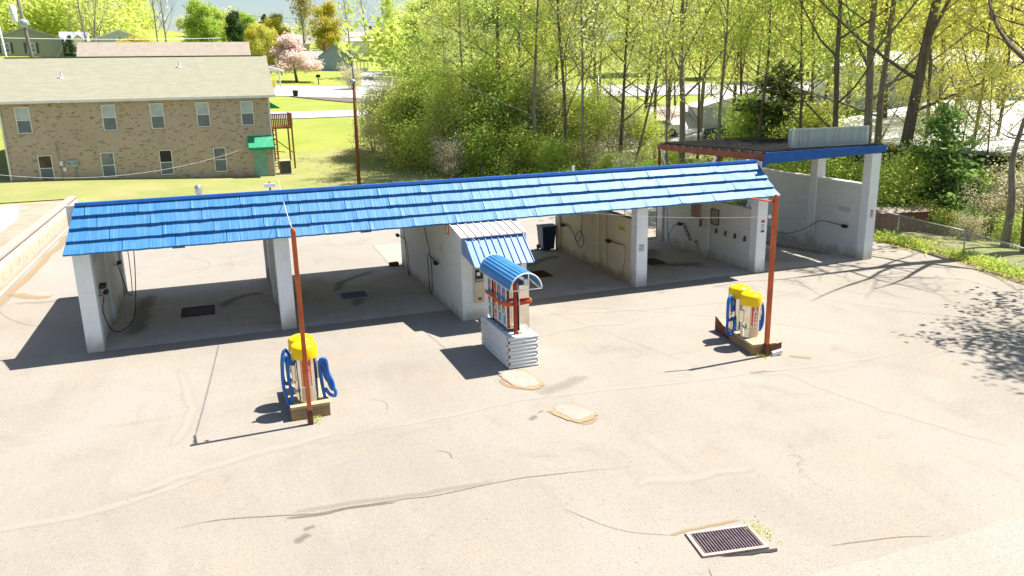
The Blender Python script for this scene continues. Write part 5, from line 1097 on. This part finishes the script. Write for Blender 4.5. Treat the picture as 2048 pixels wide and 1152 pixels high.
# ------------------------------------------------------------------ trees
rt = random.Random(77)
big = [  # u, dist, height, proto, radius-wide, lean, label
 (1362, 56, 20, 'bareA', 1.0, (0, .02), 'tall pale barked tree rising left of the dark bay roof', None),
 (1434, 52, 17, 'bareB', .8, (0, 0), 'forked dark trunk tree behind the left end of the dark bay roof', 'lime'),
 (1663, 44, 19, 'tallA', .8, (0, .0), 'tree with a straight grey trunk behind the blank roof sign', 'mid'),
 (1722, 46, 20, 'bareA', 1.1, (0, .05), 'pale barked leaning tree right of the blank roof sign', 'lime'),
 (1748, 48, 20, 'tallC', 1.2, (0, -.02), 'dark trunked tree beside the pale leaning one', 'yellow'),
 (1785, 44, 21, 'tallB', 1.25, (0, .03), 'thickest dark trunk with yellow green leaves at right', 'yellow'),
 (1925, 46, 15, 'slimA', .9, (0, .03), 'slim tree before the white warehouse roof', 'yellow'),
 (2065, 47, 16, 'tallB', .9, (0, 0), 'yellow green tree at the right edge of the picture', 'yellow'),
 (1132, 56, 19, 'slimA', 1., (0, 0), 'straight slender tree in the middle of the thicket', 'sage'),
 (1163, 55, 18, 'bareB', .7, (0, .01), 'slender grey tree just right of the straight one', 'sage'),
 (1240, 58, 17, 'tallA', .8, (0, -.02), 'tree forking in a wide Y left of the pale trunk', 'lime'),
 (1262, 57, 15, 'bareB', .8, (0, .28), 'dark tree leaning strongly right behind the blue roof', None),
 (1072, 57, 18, 'tallC', 1., (0, 0), 'leafy tree with a dark trunk mid thicket', 'mid'),
 (1000, 60, 18, 'tallA', 1., (0, -.06), 'broad lime green tree at the centre of the skyline', 'lime'),
 (935, 62, 17, 'tallC', .9, (0, -.03), 'dense green tree left of the centre', 'mid'),
 (898, 64, 12.5, 'tallC', .8, (0, 0), 'lime green tree at the left edge of the thicket', 'lime'),
 (1480, 58, 16, 'tallA', .8, (0, 0), 'leafy tree behind the dark roof, left of the evergreen', 'lime'),
 (1610, 54, 17, 'tallC', 1., (0, 0), 'mid green tree behind the blank sign', 'mid'),
 (1310, 66, 18, 'tallC', .9, (0, 0), 'pale green tree behind the pale trunk', 'sage'),
 (1870, 58, 17, 'tallB', .8, (0, 0), 'yellow leaved tree above the warehouse roof', 'yellow'),
 (1845, 50, 14, 'tallB', .8, (0, 0), 'young yellow leaved tree right of the thickest trunk', 'yellow'),
 (1900, 54, 13, 'tallC', .9, (0, 0), 'light leafy tree above the young pine', 'yellow'),
 (1975, 50, 14, 'slimA', 1.1, (0, 0), 'slender leafy tree left of the dead trunks', 'yellow'),
 (1590, 50, 14, 'slimA', 1.1, (0, 0), 'slender lime tree left of the blank sign', 'lime'),
 (1510, 52, 15, 'slimA', 1.1, (0, 0), 'slender lime tree left of the dark evergreen', 'lime'),
 (1980, 62, 17, 'tallB', .9, (0, 0), 'yellow leaved tree in the upper right corner', 'yellow'),
 (1400, 75, 17, 'bareA', 1., (0, 0), 'airy budding tree behind the forked trunk', 'sage'),
 (1200, 78, 18, 'bareB', 1., (0, 0), 'airy tree with few leaves behind the Y shaped one', 'lime'),
 (1540, 76, 18, 'tallA', 1., (0, 0), 'lime tree on the bank behind the dark evergreen', 'lime'),
 (1690, 64, 18, 'bareA', 1., (0, 0), 'budding tree behind the pale leaning trunk', 'yellow'),
 (858, 74, 9, 'slimA', .9, (0, .0), 'young slender tree at the left end of the thicket', 'lime'),
 (1040, 72, 19, 'bareA', 1., (0, .05), 'tree with bare upper limbs behind the lime tree', 'lime'),
]
for i, (u, ds, h, pk, wd, ln, lab, lm) in enumerate(big):
    x, y = at(u, ds); plant_tree(pk, x, y, h, rt.uniform(0, 6.28) if ln == (0, 0) else 0, 'tree', lab, 'tree', 'tall trees in the strip behind the car wash', lean=ln, leafm=lm, wide=wd)
x, y = at(1553, 54); plant_tree('pine', x, y, 8.0, 1, 'evergreen_tree', 'loose olive evergreen behind the dark bay roof', 'evergreen', leafm='evergreen', wide=1.5)
x, y = at(1868, 40); plant_tree('pine', x, y, 5.8, .4, 'pine_tree', 'soft bright green pine behind the chain link fence', 'pine', wide=1.15)
x, y = at(1810, 40.5); plant_tree('pine', x, y, 3.8, 2.4, 'pine_tree', 'smaller young pine just right of the tall white pillar', 'pine', leafm='mid', wide=1.0)
for i_, (u, ds, h, pk, lm, lab) in enumerate([(1285, 70, 16, 'tallA', 'yellow', 'airy yellow green tree between the steel pole and the pale trunk'), (1335, 78, 17, 'tallB', 'sage', 'airy sage tree just left of the tall pale trunk'),
  (1395, 66, 15, 'slimA', 'lime', 'slim lime tree between the pale trunk and the forked one'), (1460, 70, 16, 'tallA', 'yellow', 'yellow green tree right of the forked trunk'), (1505, 66, 16, 'tallC', 'lime', 'leafy lime tree left of the olive evergreen'),
  (1640, 66, 16, 'slimA', 'yellow', 'slim yellow green tree left of the straight grey trunk'),
  (1765, 60, 17, 'tallB', 'yellow', 'yellow leafy tree between the two dark trunks'), (1890, 64, 16, 'tallA', 'yellow', 'yellow green tree before the grey metal building'),
  (1110, 64, 17, 'tallA', 'yellow', 'airy yellow green tree left of the straight slender one'), (1190, 64, 17, 'tallC', 'lime', 'leafy lime tree between the slender trunks and the Y fork'),
  (960, 70, 16, 'tallB', 'sage', 'airy sage tree left of the centre'), (1330, 52, 11, 'bareB', 'lime', 'small bare tree at the left end of the red beam')]):
    x, y = at(u, ds); plant_tree(pk, x, y, h, i_ * 1.7, 'tree', lab, 'tree', 'tall trees in the strip behind the car wash', leafm=lm, wide=1.05)
# snags at the right edge
def snag(label, x, y, pts, r0):
    z = Hb(x, y); e = empty('dead_tree', (x, y, z), 0, label, 'tree', 'bare trunks at the right edge')
    b = MB(); b.tube(bez(pts, 5), [max(.03, r0 * (1 - .6 * k / (5 * (len(pts) - 1)))) for k in range(5 * (len(pts) - 1) + 1)], 10); b.build('trunk', M['barkpale'], e)
    rr = random.Random(int(x * 10)); b = MB()
    for k in range(9):
        f = rr.uniform(.35, .95); q = Vector(pts[0]).lerp(Vector(pts[-1]), f); a = rr.uniform(0, 6.28); l = rr.uniform(.4, 1.6)
        b.tube(bez([q, q + Vector((math.cos(a) * l * .5, math.sin(a) * l * .5, l * .15)), q + Vector((math.cos(a) * l, math.sin(a) * l, l * .5))], 3), [.03] * 3 + [.02] * 3 + [.01], 4)
    b.build('branches', M['barkpale'], e)
snag('pale broken trunk leaning at the right edge behind the fence', 32.2, -.3, [(0, 0, 0), (.05, 0, 1.8), (-.1, .1, 3.4), (.1, .0, 5.0)], .17)
snag('grey stub of a trunk at the far right edge behind the fence', 33.4, -2.2, [(0, 0, 0), (.1, 0, 2.0), (.05, .1, 4.2), (.3, .0, 5.5)], .14)
# tree just outside the frame whose shadow falls on the lot
br = None
proto('canopy', 43, 12, .2, 'mid', 'bark', 5, .4, .12, nl=11, spread=.9, up_=.35, crown0=.15)
proto('shade', 41, 16, .34, 'lime', 'bark', .35, .3, .05, nl=10, spread=.9, up_=.3, crown0=.36)
plant_tree('shade', 32.1, -1.5, 17, .6, 'tree', 'bare limbed tree at the right of the lot whose branches shade the asphalt', 'tree', wide=1.1)
plant_tree('canopy', 28.2, -8.6, 12.5, .6, 'tree', 'leafy tree standing at the right border of the lot', 'tree', leafm='mid', wide=.8)

shrubs = [  # u, dist, h, proto, leaf
 (752, 70, 3.6, 'bushD', 'sage'), (795, 66, 3.8, 'bushB', 'sage'), (832, 62, 4.0, 'bushB', 'lime'), (775, 78, 4.0, 'bushB', 'lime'), (880, 60, 3.8, 'bushA', 'lime'), (905, 57, 3.0, 'bushD', 'dry'), (940, 62, 4.2, 'bushB', 'lime'),
 (965, 57, 3.6, 'bushA', 'mid'), (1000, 60, 4.2, 'bushB', 'yellow'), (1035, 57, 3.4, 'bushA', 'lime'), (1075, 57, 3.4, 'bushB', 'lime'), (1105, 55, 2.8, 'bushA', 'mid'),
 (1145, 56, 3.0, 'bushD', 'lime'), (1185, 56, 2.6, 'bushD', 'dry'), (1215, 54, 2.2, 'bushB', 'lime'), (1255, 52, 2.2, 'bushD', 'sage'), (1300, 50, 1.9, 'bushA', 'mid'),
 (1380, 48, 2.2, 'bushB', 'lime'), (1420, 46, 2.0, 'bushD', 'lime'), (1460, 46, 2.3, 'bushB', 'mid'), (1500, 44, 2.4, 'bushA', 'mid'), (1545, 44, 2.8, 'bushA', 'mid'), (1590, 42, 3.0, 'bushB', 'lime'), (1625, 43, 3.2, 'bushA', 'mid'),
 (1660, 47, 3.2, 'bushB', 'lime'), (1710, 44, 2.8, 'bushA', 'mid'), (1785, 39, 3.0, 'bushB', 'lime'), (1805, 42, 3.6, 'bushA', 'mid'), (1840, 38.5, 1.5, 'bushB', 'yellow'), (1885, 38, 1.4, 'bushD', 'lime'),
 (1935, 37, 1.2, 'bushD', 'dry'), (1965, 39, 2.4, 'bushD', 'dry'), (2025, 36.5, 1.6, 'bushD', 'mid'), (1850, 41, 2.6, 'bushA', 'mid'), (1925, 41, 2.8, 'bushD', 'mid'), (2040, 40, 3.0, 'bushD', 'dry'), (1985, 42, 2.6, 'bushB', 'lime'),
 (1340, 60, 2.4, 'bushB', 'lime'), (1530, 54, 3.6, 'bushB', 'mid'), (870, 72, 4, 'bushB', 'sage'), (985, 70, 4.5, 'bushB', 'lime'),
]
kinds = {'dry': 'twiggy tan shrub', 'lime': 'bright lime shrub', 'mid': 'mid green shrub', 'sage': 'pale sage shrub', 'dark': 'dark evergreen shrub', 'yellow': 'yellow green shrub'}
def place_word(u):
    for lim, w in ((800, 'beside the brown lamp pole'), (960, 'left in the thicket by the lawn'), (1120, 'in the middle thicket'), (1330, 'near the slender grey steel pole'), (1540, 'behind the red beamed bay roof'), (1760, 'above the far right bay wall'), (1900, 'right of the tall white end pillar'), (2100, 'behind the chain link fence')):
        if u < lim: return w
ords = ['first', 'second', 'third', 'fourth', 'fifth', 'sixth', 'seventh', 'eighth', 'ninth', 'tenth']
cnt = {}
tot = {}
for s in shrubs: k = (kinds[s[4]], place_word(s[0])); tot[k] = tot.get(k, 0) + 1
for (u, ds, h, pk, lm) in sorted(shrubs):
    x, y = at(u, ds); k = (kinds[lm], place_word(u)); cnt[k] = cnt.get(k, 0) + 1
    lab = (k[0] + ' ' + k[1]) if tot[k] == 1 else f'{ords[cnt[k] - 1]} {k[0]} from left {k[1]}'
    plant_tree(pk, x, y, h * rt.uniform(.9, 1.1), rt.uniform(0, 6.28), 'shrub', lab, 'shrub', 'undergrowth shrubs', leafm=lm, wide=1.15)
# background trees beyond the road
far = [ # u, dist, h, proto, leaf, wide, name, label
 (594, 134, 6.9, 'dogwood', 'pink', 1.3, 'dogwood_tree', 'pink blossoming dogwood on the far lawn'),
 (415, 170, 10.5, 'round', 'mid', .9, 'tree', 'rounded green tree on the skyline behind the tan roof'),
 (476, 175, 9.0, 'round', 'dark', .7, 'tree', 'dark blue green tree right of the rounded green one'),
 (612, 172, 17, 'budding', 'orange', .8, 'tree', 'tall branching tree with orange buds behind the pink dogwood'),
 (655, 186, 11, 'round', 'gold', .9, 'tree', 'golden green tree above the blue house'),
 (540, 135, 7.5, 'round', 'yellow', .8, 'tree', 'yellow green bush tree at the right end of the tan roof'),
 (515, 150, 7, 'round', 'gold', .8, 'tree', 'golden green tree at the end of the tan roof'),
 (560, 170, 9, 'round', 'gold', .9, 'tree', 'golden tree left of the tall budding one'),
 (700, 200, 14, 'winter', None, .9, 'tree', 'grey leafless tree right of the high budding one'),
 (735, 205, 15, 'winter', None, .9, 'tree', 'grey leafless tree second behind the blue house'),
 (790, 190, 12, 'budding', 'lime', .8, 'tree', 'tall airy lime tree right of the blue house'),
 (850, 150, 12, 'round', 'lime', .9, 'tree', 'lime tree behind and right of the blue house'),
 (875, 120, 10, 'round', 'lime', .9, 'tree', 'fresh green tree beyond the left shrubs'),
 (340, 150, 15, 'winter', None, .7, 'tree', 'bare tree against the sky left of the rounded green one'),
 (322, 155, 15, 'winter', None, .7, 'tree', 'slim bare tree beside the golden bush'),
 (200, 118, 12.5, 'winter', None, 1.0, 'tree', 'large dark limbed bare tree above the left roof'),
 (185, 120, 12, 'winter', None, .8, 'tree', 'bare stem left of the large bare tree'),
 (150, 128, 5.5, 'fir', 'dark', 1.0, 'evergreen_tree', 'dark round evergreen right of the sage house'),
 (300, 125, 5.0, 'round', 'gold', 1.3, 'shrub', 'bright golden hedge above the tan roof'),
 (268, 128, 5.0, 'round', 'gold', 1.2, 'shrub', 'golden yellow hedge left of the bright one'),
 (703, 118, 3.6, 'bushD', 'dry', 1.2, 'shrub', 'spiky pruned tree behind the street lamp pole'),
 (546, 118, 1.6, 'bushB', 'yellow', 1.0, 'shrub', 'small round shrub beside the carport'),
 (445, 200, 9, 'round', 'lime', .8, 'tree', 'small lime tree between the green and dark ones'),
 (500, 210, 8, 'round', 'mid', 1.2, 'tree', 'low green tree on the skyline right of the dark one'),
 (535, 215, 9, 'fir', 'dark', 1.2, 'tree', 'dark evergreen on the skyline behind the golden trees'),
 (1100, 130, 14, 'round', 'lime', 1., 'tree', 'lime tree on the far bank behind the thicket'),
 (1290, 140, 14, 'round', 'sage', 1., 'tree', 'pale green tree on the far bank behind the leaning trunk'),
 (1450, 130, 14, 'round', 'lime', 1., 'tree', 'lime tree on the far bank behind the forked trunk'),
 (1600, 120, 14, 'round', 'lime', 1., 'tree', 'lime tree on the far bank above the blank sign'),
 (1180, 190, 16, 'round', 'sage', 1., 'tree', 'hazy green tree far behind the slender trunks'),
 (1370, 190, 16, 'budding', 'orange', 1., 'tree', 'rusty budding tree far behind the pale trunk'),
 (1000, 150, 14, 'round', 'mid', 1.1, 'tree', 'broad green tree on the skyline behind the centre'),
 (900, 150, 14, 'round', 'lime', 1.1, 'tree', 'light green tree on the skyline left of centre'),
 (1760, 150, 14, 'round', 'yellow', 1., 'tree', 'yellow tree on the far bank behind the thick trunk'),
 (2030, 150, 13, 'round', 'yellow', 1., 'tree', 'yellow tree behind the upper right parking lot'),
]
for (u, ds, h, pk, lm, wd, nm, lab) in far:
    x, y = at(u, ds); plant_tree(pk, x, y, h, rt.uniform(0, 6.28), nm, lab, 'shrub' if nm == 'shrub' else 'tree', 'background trees' , leafm=lm, wide=wd)
for i_, (u, ds, h, pk, lm, lab) in enumerate([(1010, 84, 8, 'tallC', 'lime', 'low lime tree before the far road at the centre'), (1085, 86, 8, 'slimA', 'yellow', 'low yellow green tree before the far road right of centre'),
  (1215, 70, 7, 'bareB', 'lime', 'short thin tree between the Y fork and the steel pole'), (1275, 88, 9, 'tallC', 'sage', 'low sage tree before the far road beyond the steel pole'), (1350, 90, 9, 'tallA', 'lime', 'low lime tree before the far road behind the pale trunk'),
  (1420, 86, 9, 'tallC', 'yellow', 'low yellow green tree beyond the parked dark car'), (1490, 76, 8, 'slimA', 'lime', 'low lime tree beside the small pale building'), (920, 84, 8, 'tallA', 'sage', 'low sage tree beyond the left shrubs'),
  (1650, 74, 9, 'tallC', 'yellow', 'low yellow green tree beyond the blank roof sign'), (1860, 70, 9, 'tallC', 'yellow', 'low yellow tree before the grey metal building'),
  (1830, 47, 6, 'slimA', 'yellow', 'slim yellow green sapling before the warehouse roof'), (1900, 43, 6.5, 'bareB', 'yellow', 'thin sapling right of the young pine'), (1955, 43, 7, 'slimA', 'yellow', 'slim sapling left of the dead trunk')]):
    x, y = at(u, ds); plant_tree(pk, x, y, h, i_ * 2.1, 'tree', lab, 'tree', 'small trees between the strip and the road', leafm=lm, wide=1.2)
UL = ['leftmost', 'second', 'third', 'fourth', 'fifth', 'sixth', 'seventh', 'eighth', 'ninth', 'tenth', 'eleventh', 'twelfth', 'thirteenth', 'fourteenth', 'fifteenth', 'rightmost']
for i_, (u, ds, h, pk, lm) in enumerate([(775, 68, 6.5, 'underB', 'sage'), (815, 65, 7.5, 'under', 'lime'), (850, 66, 8.5, 'underB', 'lime'), (888, 64, 8, 'under', 'mid'), (920, 60, 7.5, 'underB', 'lime'), (955, 62, 9, 'under', 'lime'), (990, 60, 8, 'under', 'mid'), (1022, 62, 8.5, 'underB', 'yellow'),
  (1055, 60, 8, 'under', 'lime'), (1090, 60, 7.5, 'underB', 'sage'), (1125, 60, 7, 'under', 'lime'), (1170, 58, 6, 'underB', 'lime'), (1225, 60, 5.5, 'underB', 'sage'), (1290, 60, 5, 'underB', 'lime'), (1500, 56, 6.5, 'under', 'mid'), (1600, 52, 6, 'under', 'lime')]):
    x, y = at(u, ds); plant_tree(pk, x, y, h, i_ * 1.3, 'tree', UL[i_] + ' of the low leafy trees filling the thicket above the blue roof', 'tree', 'low trees filling the thicket', leafm=lm, wide=1.1)
# wooded hill and skyline: far-off woods that read as one mass
def woods(name, label, spec, leafm, seed, size, dens):
    rg = np.random.default_rng(seed); C = []
    for (u0, u1, d0, d1, hh, n) in spec:
        for _ in range(n):
            u = rg.uniform(u0, u1); d = rg.uniform(d0, d1); x, y = at(u, d); z = Hs(x, y); h = hh * rg.uniform(.6, 1.2); w = h * .36
            k = int(dens * rg.uniform(.6, 1.3)); nb = 7
            cb = np.array([x, y, z]) + np.c_[rg.normal(size=nb) * w * .6, rg.normal(size=nb) * w * .6, rg.uniform(.35, .9, nb) * h]
            q = cb[rg.integers(0, nb, k)] + rg.normal(size=(k, 3)) * w * .42
            C.append(q)
    C = np.concatenate(C); me = leaf_mesh(name, C, size, seed, L[leafm]); o = bpy.data.objects.new(name, me); COL.objects.link(o); return tag(o, label, 'woods', None, 'stuff')
woods('hillside_woods', 'yellow green spring woods covering the hill at upper left', [(-80, 270, 190, 310, 15, 60), (-60, 240, 160, 190, 11, 22), (230, 290, 200, 260, 9, 6)], 'lime', 3, .40, 620)
woods('hillside_woods', 'lime green trees scattered through the hill woods at upper left', [(-80, 290, 170, 300, 13, 40)], 'sage', 4, .40, 520)
woods('hillside_woods', 'golden budding trees scattered through the hill woods at upper left', [(-80, 290, 170, 300, 12, 20)], 'yellow', 5, .36, 460)
woods('skyline_woods', 'green woods on the skyline behind the thicket', [(700, 2150, 200, 330, 14, 70), (760, 1100, 140, 200, 10, 12)], 'lime', 6, .6, 330)
woods('skyline_woods', 'low tan and green woods along the middle skyline', [(350, 760, 215, 300, 6, 30)], 'sage', 7, .5, 260)
# grass tufts and ground cover
def tufts(name, label, areas, m, seed, size):
    rg = np.random.default_rng(seed); C = []
    for (x0, y0, x1, y1, w, n, hh) in areas:
        t = rg.random(n)[:, None]; P = np.array([[x0, y0]]) * (1 - t) + np.array([[x1, y1]]) * t + rg.normal(size=(n, 2)) * w
        k = np.sin(P[:, 0] * 2.1) * np.cos(P[:, 1] * 1.7) + rg.normal(size=n) * .5 > -.3; P = P[k]
        zz = np.array([max(Hb(px, py), 0) for px, py in P]) + rg.uniform(.0, hh, len(P)); C.append(np.c_[P, zz])
    C = np.concatenate(C); me = leaf_mesh(name, C, size, seed, m, .6); o = bpy.data.objects.new(name, me); COL.objects.link(o); return tag(o, label, 'ground cover', None, 'stuff')
tufts('weeds', 'lush green weeds along the foot of the chain link fence', [(29.3, 4, 29.0, -.5, .3, 2600, .22), (29.0, -.5, 28.2, -4.8, .35, 2400, .2), (28.2, -4.8, 27.8, -11, .4, 1500, .2)], L['lime'], 8, .06)
tufts('undergrowth', 'low green undergrowth beneath the trees', [(34, 6, 44, -2, 2., 7000, .7), (32, 10, 36, 22, 2., 9000, .8), (22, 32, 32, 24, 2.5, 9000, .8), (22, 36, 32, 46, 4, 9000, .9)], L['mid'], 9, .065)
tufts('tall_grass', 'bright tall grass along the edge of the thicket', [(19.6, 56, 20.6, 40, 1.0, 6000, .5), (20.6, 40, 27, 29, .9, 6000, .5)], L['lime'], 10, .10)
for nm, lab, cx, cy, n, w in (('weed', 'small yellow green weed beside the large storm grate', 10.72, -13.42, 130, .09), ('weed', 'small weed at the foot of the left rusty pole', 5.02, -6.62, 90, .07), ('weed', 'small weeds at the foot of the twin vacuum base', 15.62, -7.06, 90, .07), ('weed', 'tiny weed right of the right rusty pole', 16.05, -7.1, 50, .06)):
    rg = np.random.default_rng(int(cx * 100)); C = np.c_[cx + rg.normal(size=n) * w, cy + rg.normal(size=n) * w * 1.6, rg.uniform(.01, .07, n)]
    me = leaf_mesh(nm, C, .018, 3, L['lime'], .6); o = bpy.data.objects.new(nm, me); COL.objects.link(o); tag(o, lab, 'weed', None, 'stuff')
